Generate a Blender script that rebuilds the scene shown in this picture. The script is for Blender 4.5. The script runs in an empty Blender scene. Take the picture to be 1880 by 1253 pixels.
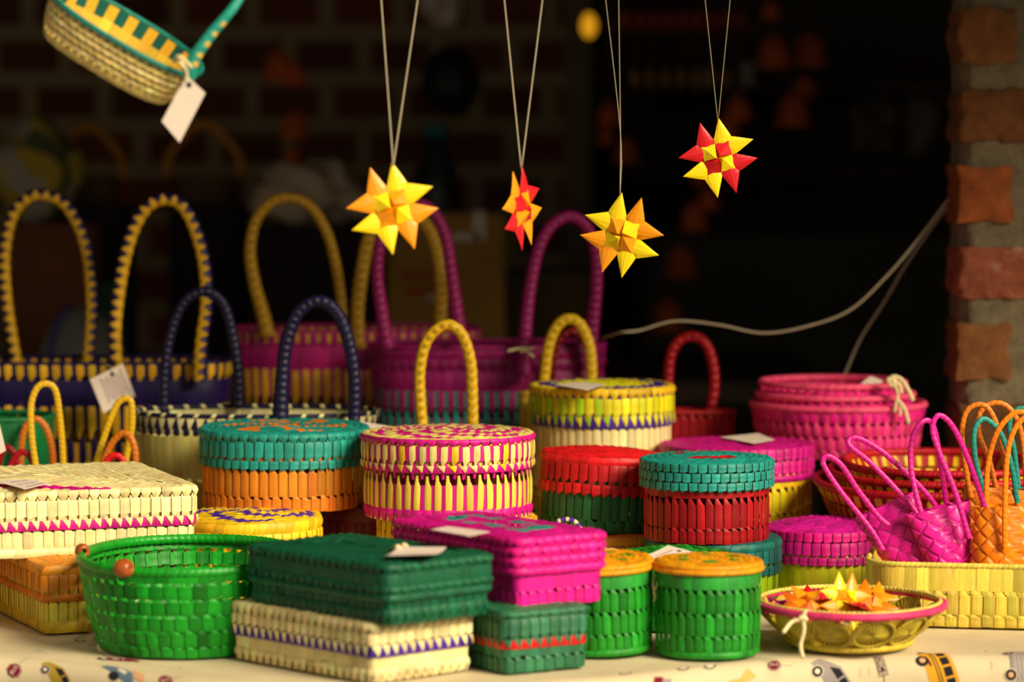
import bpy, bmesh, math, random
import numpy as np
from mathutils import Vector, Matrix, Euler

# ------------------------------------------------------------------ camera, world, lights, exposure
SC = bpy.context.scene
COL = SC.collection
CAMZ, TABLE, F, PITCH = 1.32, 0.75, 6000.0, 0.06
cam_data = bpy.data.cameras.new('camera')
cam_data.sensor_width = 36.0
cam_data.lens = 36.0 * F / 1880.0
cam_data.clip_end = 60
cam_data.dof.use_dof = True
cam_data.dof.focus_distance = 3.97
cam_data.dof.aperture_fstop = 2.9
cam = bpy.data.objects.new('camera', cam_data)
COL.objects.link(cam)
cam.location = (0, 0, CAMZ)
cam.rotation_euler = (math.pi / 2 - PITCH, 0, 0)
SC.camera = cam
world = bpy.data.worlds.new('world')
SC.world = world
world.use_nodes = True
bg = world.node_tree.nodes['Background']
bg.inputs[0].default_value = (1.0, 0.86, 0.68, 1)
bg.inputs[1].default_value = 0.33
sun_data = bpy.data.lights.new('sun', 'SUN')
sun_data.energy = 5.9
sun_data.angle = math.radians(24)
sun_data.color = (1.0, 0.86, 0.60)
sun = bpy.data.objects.new('sun', sun_data)
COL.objects.link(sun)
SUN_FROM = Vector((1.0, -1.0, 0.84))           # direction the light comes from
sun.rotation_euler = SUN_FROM.to_track_quat('Z', 'Y').to_euler()
sun.location = (3, -4, 5)
SC.view_settings.view_transform = 'Standard'
SC.view_settings.look = 'None'
SC.view_settings.exposure = 0.0
SC.view_settings.gamma = 1.0

# ------------------------------------------------------------------ helpers
rng = np.random.default_rng(7)
random.seed(7)


def P(px, py, D):
    """point seen at photograph pixel (px, py), D metres in front of the camera"""
    z = CAMZ - D * math.tan(PITCH + math.atan((py - 626.5) / F))
    depth = D * math.cos(PITCH) + (CAMZ - z) * math.sin(PITCH)
    return Vector(((px - 940.0) / F * depth, D, z))


def lin(h):
    h = h.lstrip('#')
    out = []
    for k in (0, 2, 4):
        c = int(h[k:k + 2], 16) / 255
        out.append(c / 12.92 if c <= 0.04045 else ((c + 0.055) / 1.055) ** 2.4)
    return np.array(out)


CREAM, YEL, LEMON, OLIVE = lin('F2DD9E'), lin('EDC21E'), lin('E6DC14'), lin('A9A24E')
STRAW, PINK, MAGENTA, ROSE = lin('E3CE5C'), lin('EE1490'), lin('CE1286'), lin('F0447E')
PLUM, PURPLE, NAVY = lin('A8126E'), lin('4A2296'), lin('241C52')
TEAL, DTEAL, GREEN, DGREEN, LIME = lin('1E9186'), lin('146A66'), lin('1E8C22'), lin('1B6440'), lin('A6C814')
RED, DRED, ORANGE, AMBER, TANG = lin('D8161E'), lin('A80E1A'), lin('E37E1C'), lin('E8A018'), lin('FF8A0A')
GOLD = lin('D2AE22')
TAGC = lin('E6D2C6')


def new_mat(name):
    m = bpy.data.materials.new(name)
    m.use_nodes = True
    nt = m.node_tree
    b = nt.nodes['Principled BSDF']
    return m, nt, b


def plain(name, hexc, rough=0.7, var=0.15, scale=8.0, bump=0.0, metal=0.0, gain=1.0):
    m, nt, b = new_mat(name)
    N, L = nt.nodes, nt.links
    c = (lin(hexc) if isinstance(hexc, str) else hexc) * gain
    tc = N.new('ShaderNodeTexCoord')
    no = N.new('ShaderNodeTexNoise')
    no.inputs['Scale'].default_value = scale
    no.inputs['Detail'].default_value = 5
    L.new(tc.outputs['Object'], no.inputs['Vector'])
    r = N.new('ShaderNodeValToRGB')
    r.color_ramp.elements[0].position = 0.3
    r.color_ramp.elements[1].position = 0.7
    r.color_ramp.elements[0].color = (*(c * (1 - var)), 1)
    r.color_ramp.elements[1].color = (*np.minimum(c * (1 + var), 1), 1)
    L.new(no.outputs['Fac'], r.inputs['Fac'])
    L.new(r.outputs['Color'], b.inputs['Base Color'])
    b.inputs['Roughness'].default_value = rough
    b.inputs['Metallic'].default_value = metal
    if bump:
        bp = N.new('ShaderNodeBump')
        bp.inputs['Strength'].default_value = bump
        bp.inputs['Distance'].default_value = 0.004
        L.new(no.outputs['Fac'], bp.inputs['Height'])
        L.new(bp.outputs['Normal'], b.inputs['Normal'])
    return m


def palm_material(name, rough, spec, streak):
    """dyed palm leaf: colour per strip from the mesh, fibres run along each strip"""
    m, nt, b = new_mat(name)
    N, L = nt.nodes, nt.links
    a = N.new('ShaderNodeAttribute'); a.attribute_name = 'col'
    st = N.new('ShaderNodeAttribute'); st.attribute_name = 'st'
    mp = N.new('ShaderNodeMapping'); mp.inputs['Scale'].default_value = (9, 0.8, 31)
    L.new(st.outputs['Vector'], mp.inputs['Vector'])
    no = N.new('ShaderNodeTexNoise'); no.inputs['Scale'].default_value = 1.0; no.inputs['Detail'].default_value = 4
    L.new(mp.outputs['Vector'], no.inputs['Vector'])
    mr = N.new('ShaderNodeMapRange')
    mr.inputs['From Min'].default_value = 0.3; mr.inputs['From Max'].default_value = 0.7
    mr.inputs['To Min'].default_value = 1 - streak; mr.inputs['To Max'].default_value = 1 + streak * 0.6
    L.new(no.outputs['Fac'], mr.inputs['Value'])
    vm = N.new('ShaderNodeVectorMath'); vm.operation = 'SCALE'
    L.new(a.outputs['Color'], vm.inputs[0]); L.new(mr.outputs['Result'], vm.inputs['Scale'])
    L.new(vm.outputs['Vector'], b.inputs['Base Color'])
    b.inputs['Roughness'].default_value = rough
    b.inputs['Specular IOR Level'].default_value = spec
    bp = N.new('ShaderNodeBump'); bp.inputs['Strength'].default_value = 0.35; bp.inputs['Distance'].default_value = 0.0006
    L.new(no.outputs['Fac'], bp.inputs['Height']); L.new(bp.outputs['Normal'], b.inputs['Normal'])
    return m


PALM = palm_material('palm_leaf', 0.5, 0.35, 0.2)
SATIN = palm_material('satin_palm_leaf', 0.36, 0.45, 0.07)
PAPER = plain('tag_paper', 'E8D6CA', 0.75, 0.03, 30)
INK = plain('printed_ink', '8C7478', 0.8, 0.1, 40)
STRING = plain('cotton_string', 'EBD9A6', 0.85, 0.1, 300, 0.3)
THREAD = plain('grey_thread', 'A89C82', 0.7, 0.05, 50)


class MB:
    """collects patches of vertices and faces with a colour and fibre coordinate per vertex"""

    def __init__(self):
        self.v, self.c, self.s, self.f, self.n = [], [], [], [], 0

    def add(self, V, faces, C, S=None):
        V = np.asarray(V, float).reshape(-1, 3)
        k = len(V)
        C = np.broadcast_to(np.asarray(C, float), (k, 3))
        if S is None:
            S = V * 60
        self.v.append(V); self.c.append(C); self.s.append(np.asarray(S, float).reshape(-1, 3))
        if isinstance(faces, np.ndarray):
            self.f.extend((faces + self.n).tolist())
        else:
            self.f.extend([[i + self.n for i in f] for f in faces])
        self.n += k

    def build(self, name, mat, parent=None, smooth=True, M=None):
        V = np.concatenate(self.v)
        if M is not None:
            A = np.array(M)
            V = V @ A[:3, :3].T + A[:3, 3]
        me = bpy.data.meshes.new(name)
        me.from_pydata(V.tolist(), [], self.f)
        a = me.attributes.new('col', 'FLOAT_COLOR', 'POINT')
        C = np.concatenate(self.c)
        a.data.foreach_set('color', np.concatenate([C, np.ones((len(C), 1))], 1).astype(np.float32).ravel())
        s = me.attributes.new('st', 'FLOAT_VECTOR', 'POINT')
        s.data.foreach_set('vector', np.concatenate(self.s).astype(np.float32).ravel())
        if smooth:
            me.polygons.foreach_set('use_smooth', np.ones(len(me.polygons), bool))
        me.materials.append(mat)
        me.update()
        o = bpy.data.objects.new(name, me)
        COL.objects.link(o)
        if parent is not None:
            o.parent = parent
        return o


def tag(o, label=None, cat=None, group=None, kind=None):
    if label: o['label'] = label
    if cat: o['category'] = cat
    if group: o['group'] = group
    if kind: o['kind'] = kind
    return o


def thing(name, label, cat, loc=(0, 0, 0), rot=(0, 0, 0), group=None):
    o = bpy.data.objects.new(name, None)
    o.empty_display_size = 0.03
    COL.objects.link(o)
    o.location = loc
    o.rotation_euler = rot
    return tag(o, label, cat, group)


# ------------------------------------------------------------------ paths and weaving
class Path:
    """closed outline: ellipse-like (exp 2), squarer with a higher exponent, or a rounded rectangle"""

    def __init__(self, a, b, exp=2.0, rad=None):
        self.a, self.b = a, b
        t = np.linspace(0, 2 * np.pi, 1441)[:-1]
        if rad is None:
            c, s = np.cos(t), np.sin(t)
            x = a * np.sign(c) * np.abs(c) ** (2 / exp)
            y = b * np.sign(s) * np.abs(s) ** (2 / exp)
        else:
            pts = []
            for cx, cy, a0 in ((a - rad, b - rad, 0), (-a + rad, b - rad, 90), (-a + rad, -b + rad, 180), (a - rad, -b + rad, 270)):
                for k in range(13):
                    an = math.radians(a0 + 90 * k / 12)
                    pts.append((cx + rad * math.cos(an), cy + rad * math.sin(an)))
            pts.append(pts[0])
            pts = np.array(pts)
            d = np.r_[0, np.cumsum(np.linalg.norm(np.diff(pts, axis=0), axis=1))]
            u = np.linspace(0, d[-1], 1441)[:-1]
            x, y = np.interp(u, d, pts[:, 0]), np.interp(u, d, pts[:, 1])
        p = np.stack([x, y], 1)
        q = np.vstack([p, p[:1]])
        L = np.r_[0, np.cumsum(np.linalg.norm(np.diff(q, axis=0), axis=1))]
        self.L = L[-1]
        u = np.linspace(0, self.L, 1441)
        X, Y = np.interp(u, L, q[:, 0]), np.interp(u, L, q[:, 1])
        dx = np.roll(X[:-1], -2) - np.roll(X[:-1], 2)
        dy = np.roll(Y[:-1], -2) - np.roll(Y[:-1], 2)
        ln = np.hypot(dx, dy) + 1e-12
        nx, ny = dy / ln, -dx / ln
        self.X, self.Y = X, Y
        self.NX, self.NY = np.r_[nx, nx[0]], np.r_[ny, ny[0]]

    def ev(self, s):
        u = (np.asarray(s) % 1.0) * 1440
        i = np.floor(u).astype(int); f = u - i
        j = i + 1
        g = lambda A: A[i] * (1 - f) + A[np.minimum(j, 1440)] * f
        return g(self.X), g(self.Y), g(self.NX), g(self.NY)


def wall_map(path, z0, z1, e0=0.0, e1=0.0, bulge=0.0):
    def M(s, z, off):
        x, y, nx, ny = path.ev(s)
        k = (z - z0) / (z1 - z0)
        e = off + e0 + (e1 - e0) * k + bulge * np.sin(np.pi * np.clip(k, 0, 1))
        return np.stack([x + nx * e, y + ny * e, z], -1)
    return M


def disc_map(path, z, dome=0.0, extra=0.0, up=1):
    def M(s, v, off):
        x, y, nx, ny = path.ev(s)
        kx = np.clip((path.a + extra - v) / path.a, 0.0, 2)
        ky = np.clip((path.b + extra - v) / path.b, 0.0, 2)
        k = np.minimum(kx, 1) ** 2 * (path.a <= path.b) + np.minimum(ky, 1) ** 2 * (path.a > path.b)
        return np.stack([x * kx, y * ky, z + up * off + dome * (1 - k)], -1)
    return M


def _grid(bs, xl, xr, off, nx, edge=0.5):
    """one leaf strip as a grid of (a, b, off): bulges across its width"""
    nb = len(bs)
    u = np.linspace(0, 1, nx)
    prof = edge + (1 - edge) * np.sin(np.pi * (0.12 + 0.76 * u))
    V = []
    for b, l, r, o in zip(bs, xl, xr, off):
        for k in range(nx):
            V.append((l + (r - l) * u[k], b, o * prof[k]))
    Fc = []
    for j in range(nb - 1):
        for k in range(nx - 1):
            p = j * nx + k
            Fc.append((p, p + 1, p + nx + 1, p + nx))
    return np.array(V), np.array(Fc)


def template(style):
    T = []
    if style == 'panel':       # broad strip, twisted into a narrow neck at its top, with a hole beside the neck
        T.append((*_grid([-.04, .08, .4, .72, .78, .90, 1.05], [.00, -.01, -.02, -.01, .00, .00, .02], [.82, .84, .85, .84, .80, .50, .28], [.4, 1.0, 1.05, 1.0, 1.2, .9, .1], 4), 0))
        T.append((*_grid([-.04, .4, .78], [.74, .76, .74], [1.04, 1.03, 1.04], [.15, .3, .25], 2), 1))
    elif style == 'slim':      # narrower strip so that the other colour shows broad between
        T.append((*_grid([-.04, .06, .4, .70, .78, .88, 1.06], [.04, .02, .02, .03, .06, .10, .12], [.60, .63, .66, .66, .58, .42, .34], [.3, 1, 1.2, 1.1, 1.0, .7, .3], 4), 0))
        T.append((*_grid([-.04, .4, .78], [.55, .55, .52], [1.08, 1.08, 1.10], [.4, .6, .4], 3), 1))
    elif style == 'bead':      # closely wrapped coil
        bs = np.linspace(-.02, 1.02, 6)
        V, Fc = _grid(bs, [0] * 6, [1.02] * 6, [.15 + .95 * math.sin(math.pi * min(max(b, 0), 1)) for b in bs], 3, .55)
        V[:, 0] += .35 * V[:, 1]
        T.append((V, Fc, 0))
    elif style == 'knot':      # short fat stitches with a gap at one lower corner
        T.append((*_grid([-.05, .3, .6, .85, 1.03], [.36, .16, 0, 0, .02], [.66, .84, .96, .98, .96], [.2, .9, 1.4, 1.1, .4], 4), 0))
        T.append((*_grid([-.05, .35], [-.08, -.02], [.26, .16], [.2, .3], 2), 1))
    elif style == 'tooth':     # coloured coil overlaid by pointed strip ends
        bs = [-.02, .25, .5, .75, 1.0]
        T.append((*_grid(bs, [0] * 5, [1.01] * 5, [.3, .8, .9, .8, .5], 2), 1))
        T.append((*_grid([.12, .35, .7, 1.02], [.50, .40, .18, .02], [.58, .66, .72, .76], [1.0, 1.3, 1.3, .9], 3), 0))
    elif style == 'plain':     # tight upright strips
        T.append((*_grid([-.02, .3, .7, 1.02], [0, 0, 0, 0], [1.01] * 4, [.7, 1, 1, .7], 3, .45), 0))
    elif style == 'scale':     # overlapping slanted strips of a flat top
        V, Fc = _grid([-.1, .3, .7, 1.12], [0, .0, .0, .1], [1.05, 1.05, 1.0, .9], [.2, 1.2, 1.0, .3], 3, .4)
        V[:, 0] += .6 * V[:, 1]
        V[:, 2] += .5 * (V[:, 0] % 1.0)
        T.append((V, Fc, 0))
    return T


TEMPL = {k: template(k) for k in ('panel', 'slim', 'bead', 'knot', 'tooth', 'plain', 'scale')}


def col_array(c, N):
    if callable(c):
        return np.array([c(i, N) for i in range(N)], float)
    return np.tile(np.asarray(c, float), (N, 1))


def weave_row(mb, M, N, v0, v1, style, cA, cB=None, amp=.0022, flip=False, phase=0.0, jit=.05, var=.13):
    if cB is None: cB = cA
    CA, CB = col_array(cA, N), col_array(cB, N)
    idx = np.arange(N)
    jw = rng.normal(0, jit, N); jo = rng.normal(0, .12, N); jb = rng.normal(0, .02, N); tilt = rng.normal(0, jit, N)
    for V, Fc, slot in TEMPL[style]:
        k = len(V)
        a, b, o = V[:, 0], V[:, 1], V[:, 2]
        C = (CA if slot == 0 else CB)
        sh = np.clip(rng.normal(1, var, (N, 1)), .55, 1.4) * (1 + rng.normal(0, .04, (N, 3)))
        C = np.clip(C * sh, 0, .95)
        A = idx[:, None] + a[None] + (tilt[:, None] * (b[None] - .5)) + jw[:, None] * .3
        Bv = b[None] + (jb[:, None] if slot == 0 else 0) * np.ones_like(A)
        S = (A / N + phase) % 1.0
        vv = v1 - (v1 - v0) * Bv if flip else v0 + (v1 - v0) * Bv
        O = o[None] * amp * (1 + jo[:, None])
        X = M(S, vv, O)
        stv = np.stack([A, np.broadcast_to(Bv, A.shape), np.broadcast_to(idx[:, None] * 1.37 + slot, A.shape)], -1)
        faces = (Fc[None] + (np.arange(N) * k)[:, None, None]).reshape(-1, 4)
        mb.add(X.reshape(-1, 3), faces, np.repeat(C, k, 0), stv)


def weave_wall(mb, path, z0, z1, rows, N, e0=0, e1=0, bulge=0, jit=.05, var=.13, amp=.0022):
    """rows from the bottom up: (style, share of the height, colour, second colour, flip)"""
    M = wall_map(path, z0, z1, e0, e1, bulge)
    tot = sum(r[1] for r in rows)
    z = z0
    for r in rows:
        h = (z1 - z0) * r[1] / tot
        cB = r[3] if len(r) > 3 else None
        fl = r[4] if len(r) > 4 else False
        weave_row(mb, M, N, z, z + h, r[0], r[2], cB, amp * (1.25 if r[0] in ('bead', 'knot') else 1), fl, rng.random() / N, jit, var)
        z += h


def weave_top(mb, path, z, N, ring, colf, amp=.002, dome=.003, extra=.0, style='scale', var=.12):
    """flat coiled top: rings of slanted stitches; colf(x, y, ring_index, share round)"""
    M = disc_map(path, z, dome, extra)
    R = min(path.a, path.b) + extra
    v, k = 0.0, 0
    while v < R - ring * .4:
        k_n = max(7, int(N * (1 - v / R)))
        mid = np.array(M((np.arange(k_n) + .5) / k_n, np.full(k_n, v + ring / 2), np.zeros(k_n)))
        cols = np.array([colf(mid[i, 0], mid[i, 1], k, i / k_n) for i in range(k_n)])
        weave_row(mb, M, k_n, v, min(v + ring, R), style, lambda i, n, cols=cols: cols[i], None, amp, False, 0, .06, var)
        v += ring; k += 1


def cap(mb, path, z, e, col, n=72):
    """closed flat bottom"""
    s = np.arange(n) / n
    x, y, nx, ny = path.ev(s)
    V = np.stack([x + nx * e, y + ny * e, np.full(n, z)], 1)
    mb.add(V, [list(range(n))[::-1]], col)


def coil(mb, path, z, r, N, col, e=0.0, rz=None, m=8, slant=.6, groove=.12, var=.1, zf=None):
    """wrapped round rim lying on the outline; colour may depend on stitch and angle"""
    rz = rz or r
    K = 3
    C = col_array(col, N)
    sh = np.clip(rng.normal(1, var, (N, 1)), .6, 1.4)
    C = np.clip(C * sh, 0, .95)
    us = np.linspace(0, 1.0, K)
    th = np.arange(m) / m * 2 * np.pi
    U, T = np.meshgrid(us, th, indexing='ij')
    A = np.arange(N)[:, None, None] + U[None] + slant * .5 * np.sin(T)[None]
    g = 1 - groove * (np.abs(U[None] * 2 - 1) ** 3)
    S = A / N
    x, y, nx, ny = path.ev(S)
    o = e + r * g * np.cos(T)[None]
    zz = z + rz * g * np.sin(T)[None] + 0 * x
    if zf is not None:
        zz = zz + zf(x, y)
    X = np.stack([x + nx * o, y + ny * o, zz], -1).reshape(-1, 3)
    Fc = []
    for i in range(K - 1):
        for j in range(m):
            a_, b_ = i * m + j, i * m + (j + 1) % m
            Fc.append((a_, a_ + m, b_ + m, b_))
    Fc = np.array(Fc)
    faces = (Fc[None] + (np.arange(N) * K * m)[:, None, None]).reshape(-1, 4)
    mb.add(X, faces, np.repeat(C, K * m, 0))


def spline(pts, n):
    """smooth curve through the points, evenly resampled"""
    p = np.array([tuple(q) for q in pts], float)
    q = np.vstack([2 * p[0] - p[1], p, 2 * p[-1] - p[-2]])
    out = []
    for i in range(1, len(q) - 2):
        for t in np.linspace(0, 1, 24, endpoint=False):
            a, b, c, d = q[i - 1], q[i], q[i + 1], q[i + 2]
            out.append(.5 * ((2 * b) + (-a + c) * t + (2 * a - 5 * b + 4 * c - d) * t * t + (-a + 3 * b - 3 * c + d) * t ** 3))
    out.append(p[-1])
    out = np.array(out)
    L = np.r_[0, np.cumsum(np.linalg.norm(np.diff(out, axis=0), axis=1))]
    u = np.linspace(0, L[-1], n)
    return np.stack([np.interp(u, L, out[:, k]) for k in range(3)], 1), L[-1]


def sweep(mb, pts, n, r1, r2, side=(0, 1, 0), m=12, colf=None, modf=None, taper=None, caps=True, power=1.0):
    """tube along the points: r1 across in the curve's plane, r2 along `side`"""
    Q, L = spline(pts, n)
    Tn = np.gradient(Q, axis=0)
    Tn /= np.linalg.norm(Tn, axis=1)[:, None] + 1e-12
    sd = np.asarray(side, float); sd = sd / np.linalg.norm(sd)
    B = sd[None] - (Tn @ sd)[:, None] * Tn
    B /= np.linalg.norm(B, axis=1)[:, None] + 1e-9
    Nn = np.cross(B, Tn)
    th = np.arange(m) / m * 2 * np.pi
    u = np.linspace(0, 1, n)
    c, s = np.cos(th), np.sin(th)
    c = np.sign(c) * np.abs(c) ** power; s = np.sign(s) * np.abs(s) ** power
    mod = np.ones((n, m)) if modf is None else modf(u[:, None] * L, th[None])
    tp = np.ones(n) if taper is None else taper(u)
    V = Q[:, None] + (Nn[:, None] * (r1 * c)[None, :, None] + B[:, None] * (r2 * s)[None, :, None]) * (mod * tp[:, None])[..., None]
    Fc = []
    for i in range(n - 1):
        for j in range(m):
            Fc.append((i * m + j, i * m + (j + 1) % m, (i + 1) * m + (j + 1) % m, (i + 1) * m + j))
    if caps:
        Fc.append(tuple(range(m))[::-1]); Fc.append(tuple((n - 1) * m + j for j in range(m)))
    if callable(colf):
        C = colf(u[:, None] * L + 0 * th[None], th[None] + 0 * u[:, None]).reshape(-1, 3)
    else:
        C = np.tile(np.asarray(colf, float), (n * m, 1))
    S = np.stack([np.broadcast_to(th[None] * 1.0, (n, m)), np.broadcast_to(u[:, None] * L * 60, (n, m)), np.zeros((n, m))], -1)
    mb.add(V.reshape(-1, 3), Fc, C, S)
    return L


def handle(parent, loc, pts, r1, r2, style, c1, c2=None, name='handle', side=(0, 1, 0), taper=None, pitch=.012):
    """a strap handle through world points; loc is the unrotated parent's place"""
    mb = MB()
    Lp = [Vector(p) - Vector(loc) for p in pts]
    _, L = spline(Lp, 50)
    n = max(60, int(L / pitch * 6))
    if style == 'braid':
        modf = lambda s, th: 1 + .05 * np.sin(2 * np.pi * s / pitch + 3.0 * np.sin(th)) - .07 * (np.abs(np.cos(th)) < .3) * (np.sin(2 * np.pi * s / pitch) > .2)
        colf = lambda s, th: c1 * (1 - .55 * ((np.sin(2 * np.pi * s / pitch) > .3) & (np.abs(np.cos(th)) < .45)))[..., None]
    elif style == 'wrap':
        modf = lambda s, th: 1 - .10 * (np.sin(2 * np.pi * s / pitch + th) < -.86)
        colf = lambda s, th: c1 * (1 - .45 * (np.sin(2 * np.pi * s / pitch + th) < -.88))[..., None]
    elif style == 'saw':       # inner edge c1, outer edge c2, meeting in saw teeth
        n = max(n, int(L / pitch * 10))
        modf = lambda s, th: 1 + .06 * np.sin(2 * np.pi * s / pitch)
        def colf(s, th):
            ph = (s / pitch) % 1.0
            lim = .25 - 1.15 * (1 - 2 * np.abs(ph - .5)) ** 1.6
            k = (np.cos(th) > lim)[..., None]
            return np.where(k, c1, c2)
    else:
        modf = None
        colf = lambda s, th: np.where((((s / pitch) % 1.0) < .4)[..., None], c2, c1)
    sweep(mb, Lp, n, r1, r2, side, 16 if style == 'saw' else 12, colf, modf, taper, power=.8)
    return mb.build(name, SATIN if style == 'wrap' else PALM, parent)


def rows_string(parent, pts, r, name='string', mat=None, n=40):
    mb = MB()
    sweep(mb, pts, n, r, r, (0.1, 1, .2), 6, np.array([.8, .7, .4]))
    return mb.build(name, mat or STRING, parent)


def inv(parent, p):
    bpy.context.view_layer.update()
    return parent.matrix_world.inverted() @ Vector(p)


def Pz(px, py, z):
    """point at height z seen at pixel (px, py)"""
    return P(px, py, (CAMZ - z) / math.tan(PITCH + math.atan((py - 626.5) / F)))


def price_tag(parent, corners, hole=None, lines=0, name='price_tag', bend=.0):
    """paper tag through four world corners, 0.4 mm thick, slightly bent; printed lines are a sub-part"""
    c = [np.array(inv(parent, q)) for q in corners]
    n = np.cross(c[1] - c[0], c[3] - c[0]); n /= np.linalg.norm(n)
    mb = MB()
    K = 7
    def pt(u, v, o=0.0):
        return (c[0] * (1 - u) + c[1] * u) * (1 - v) + (c[3] * (1 - u) + c[2] * u) * v + n * (bend * 4 * u * (1 - u) + o)
    for o, rev in ((.0002, False), (-.0002, True)):
        V = [pt(i / (K - 1), j / (K - 1), o) for j in range(K) for i in range(K)]
        Fc = [(j * K + i, j * K + i + 1, (j + 1) * K + i + 1, (j + 1) * K + i) for j in range(K - 1) for i in range(K - 1)]
        if rev: Fc = [f[::-1] for f in Fc]
        mb.add(np.array(V), Fc, TAGC)
    ring = [i for i in range(K)] + [j * K + K - 1 for j in range(1, K)] + [(K - 1) * K + i for i in range(K - 2, -1, -1)] + [j * K for j in range(K - 2, 0, -1)]
    Fc = [(a, b, b + K * K, a + K * K) for a, b in zip(ring, ring[1:] + ring[:1])]
    V = [pt(i / (K - 1), j / (K - 1), o) for o in (.0002, -.0002) for j in range(K) for i in range(K)]
    mb.add(np.array(V), Fc, TAGC)
    o = mb.build(name, PAPER, parent)
    cam_side = 1
    mid = pt(.5, .5)
    wn = (parent.matrix_world.to_3x3() @ Vector(n))
    if wn.dot(Vector((0, 0, CAMZ)) - parent.matrix_world @ Vector(mid)) < 0: cam_side = -1
    if lines:
        ml = MB()
        for k in range(lines):
            v = .25 + .6 * k / max(1, lines - 1)
            a0, a1 = .18 + .1 * rng.random(), .78 + .1 * rng.random()
            x = a0
            while x < a1:
                w = .03 + .06 * rng.random()
                V = [pt(x, v, cam_side * .0006), pt(x + w, v, cam_side * .0006), pt(x + w, v + .035, cam_side * .0006), pt(x, v + .035, cam_side * .0006)]
                ml.add(np.array(V), [(0, 1, 2, 3)], TAGC * .4)
                x += w + .02
        ml.build('printed_text', INK, o, False)
    if hole is not None:
        mh = MB()
        h = pt(hole[0], hole[1], cam_side * .0006)
        e1 = (c[1] - c[0]) / np.linalg.norm(c[1] - c[0]); e2 = np.cross(n, e1)
        V = [h + .003 * (math.cos(t) * e1 + math.sin(t) * e2) for t in np.linspace(0, 2 * np.pi, 17)[:-1]]
        mh.add(np.array(V), [list(range(16))], TAGC * .1)
        mh.build('punched_hole', bpy.data.materials.get('hole_dark') or plain('hole_dark', '0C1614', .9), o, False)
    return o


# ------------------------------------------------------------------ lidded boxes and baskets
def lidded(name, label, cat, loc, rot, path, H, lid_h, N, base, lid, topf, ring=.009, over=.004, dome=.003,
           tilt=(0, 0), taper=0.0, lid_dz=0.0, group=None, tstyle='scale', jit=.05, base_cut=None, lid_tilt=None):
    """woven box of height H: `body` part and a `lid` part that reaches lid_h down"""
    t = thing(name, label, cat, loc, (tilt[0], tilt[1], rot), group)
    mb = MB()
    hb = H - .004
    weave_wall(mb, path, 0, hb - lid_h * .3, base, N, -over - taper, -over, jit=jit)
    cap(mb, path, .001, -over - taper - .001, base[0][2] if not callable(base[0][2]) else base[0][2](0, N))
    mb.build('body', PALM, t)
    ml = MB()
    z0, z1 = H - lid_h, H
    weave_wall(ml, path, z0, z1, lid, N, 0, 0, jit=jit)
    weave_top(ml, path, z1 - .001, N, ring, topf, dome=dome, style=tstyle)
    lo = ml.build('lid', PALM, t)
    if lid_tilt:
        lo.rotation_euler = lid_tilt
    return t


def basket(name, label, cat, loc, rot, path, H, N, rows, e0, rim_col, rim_r=.006, group=None, bulge=0, rim_var=.1, jit=.05, tilt=(0, 0), var=.13, amp=.0022):
    """open woven basket: `body` and a wrapped `rim`"""
    t = thing(name, label, cat, loc, (tilt[0], tilt[1], rot), group)
    mb = MB()
    weave_wall(mb, path, 0, H, rows, N, e0, 0, bulge, jit, var, amp)
    c = rows[0][2]
    cap(mb, path, .001, e0 - .001, c if not callable(c) else c(0, N))
    mb.build('body', PALM, t)
    if rim_r:
        mr = MB()
        coil(mr, path, H, rim_r, int(path.L / .006), rim_col, 0, rim_r, var=rim_var)
        mr.build('rim', PALM, t)
    return t

# ------------------------------------------------------------------ the stall: floor, walls, ceiling, brick pillar
def slab(name, lo, hi, mat, kind='structure', parent=None, bev=0.0, label=None):
    me = bpy.data.meshes.new(name)
    b = bmesh.new()
    bmesh.ops.create_cube(b, size=1)
    for v in b.verts:
        v.co = Vector([lo[k] + (hi[k] - lo[k]) * (v.co[k] + .5) for k in range(3)])
    if bev:
        bmesh.ops.bevel(b, geom=b.edges[:], offset=bev, segments=2, affect='EDGES')
    b.to_mesh(me); b.free()
    me.materials.append(mat)
    o = bpy.data.objects.new(name, me)
    COL.objects.link(o)
    if parent: o.parent = parent
    if kind: o['kind'] = kind
    if label: o['label'] = label
    return o


def brick_wall_material():
    m, nt, b = new_mat('old_brickwork')
    N, L = nt.nodes, nt.links
    tc = N.new('ShaderNodeTexCoord')
    mp = N.new('ShaderNodeMapping'); mp.inputs['Rotation'].default_value = (math.pi / 2, 0, 0)
    L.new(tc.outputs['Object'], mp.inputs['Vector'])
    br = N.new('ShaderNodeTexBrick')
    br.inputs['Scale'].default_value = 1.0
    br.inputs['Brick Width'].default_value = .17; br.inputs['Row Height'].default_value = .105
    br.inputs['Mortar Size'].default_value = .02; br.inputs['Mortar Smooth'].default_value = .3
    br.inputs['Color1'].default_value = (*(lin('5E2A14') * 1.5), 1); br.inputs['Color2'].default_value = (*(lin('46240F') * 1.5), 1)
    br.inputs['Mortar'].default_value = (*(lin('6C6048') * 1.9), 1)
    L.new(mp.outputs['Vector'], br.inputs['Vector'])
    L.new(br.outputs['Color'], b.inputs['Base Color'])
    b.inputs['Roughness'].default_value = .9
    return m


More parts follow.
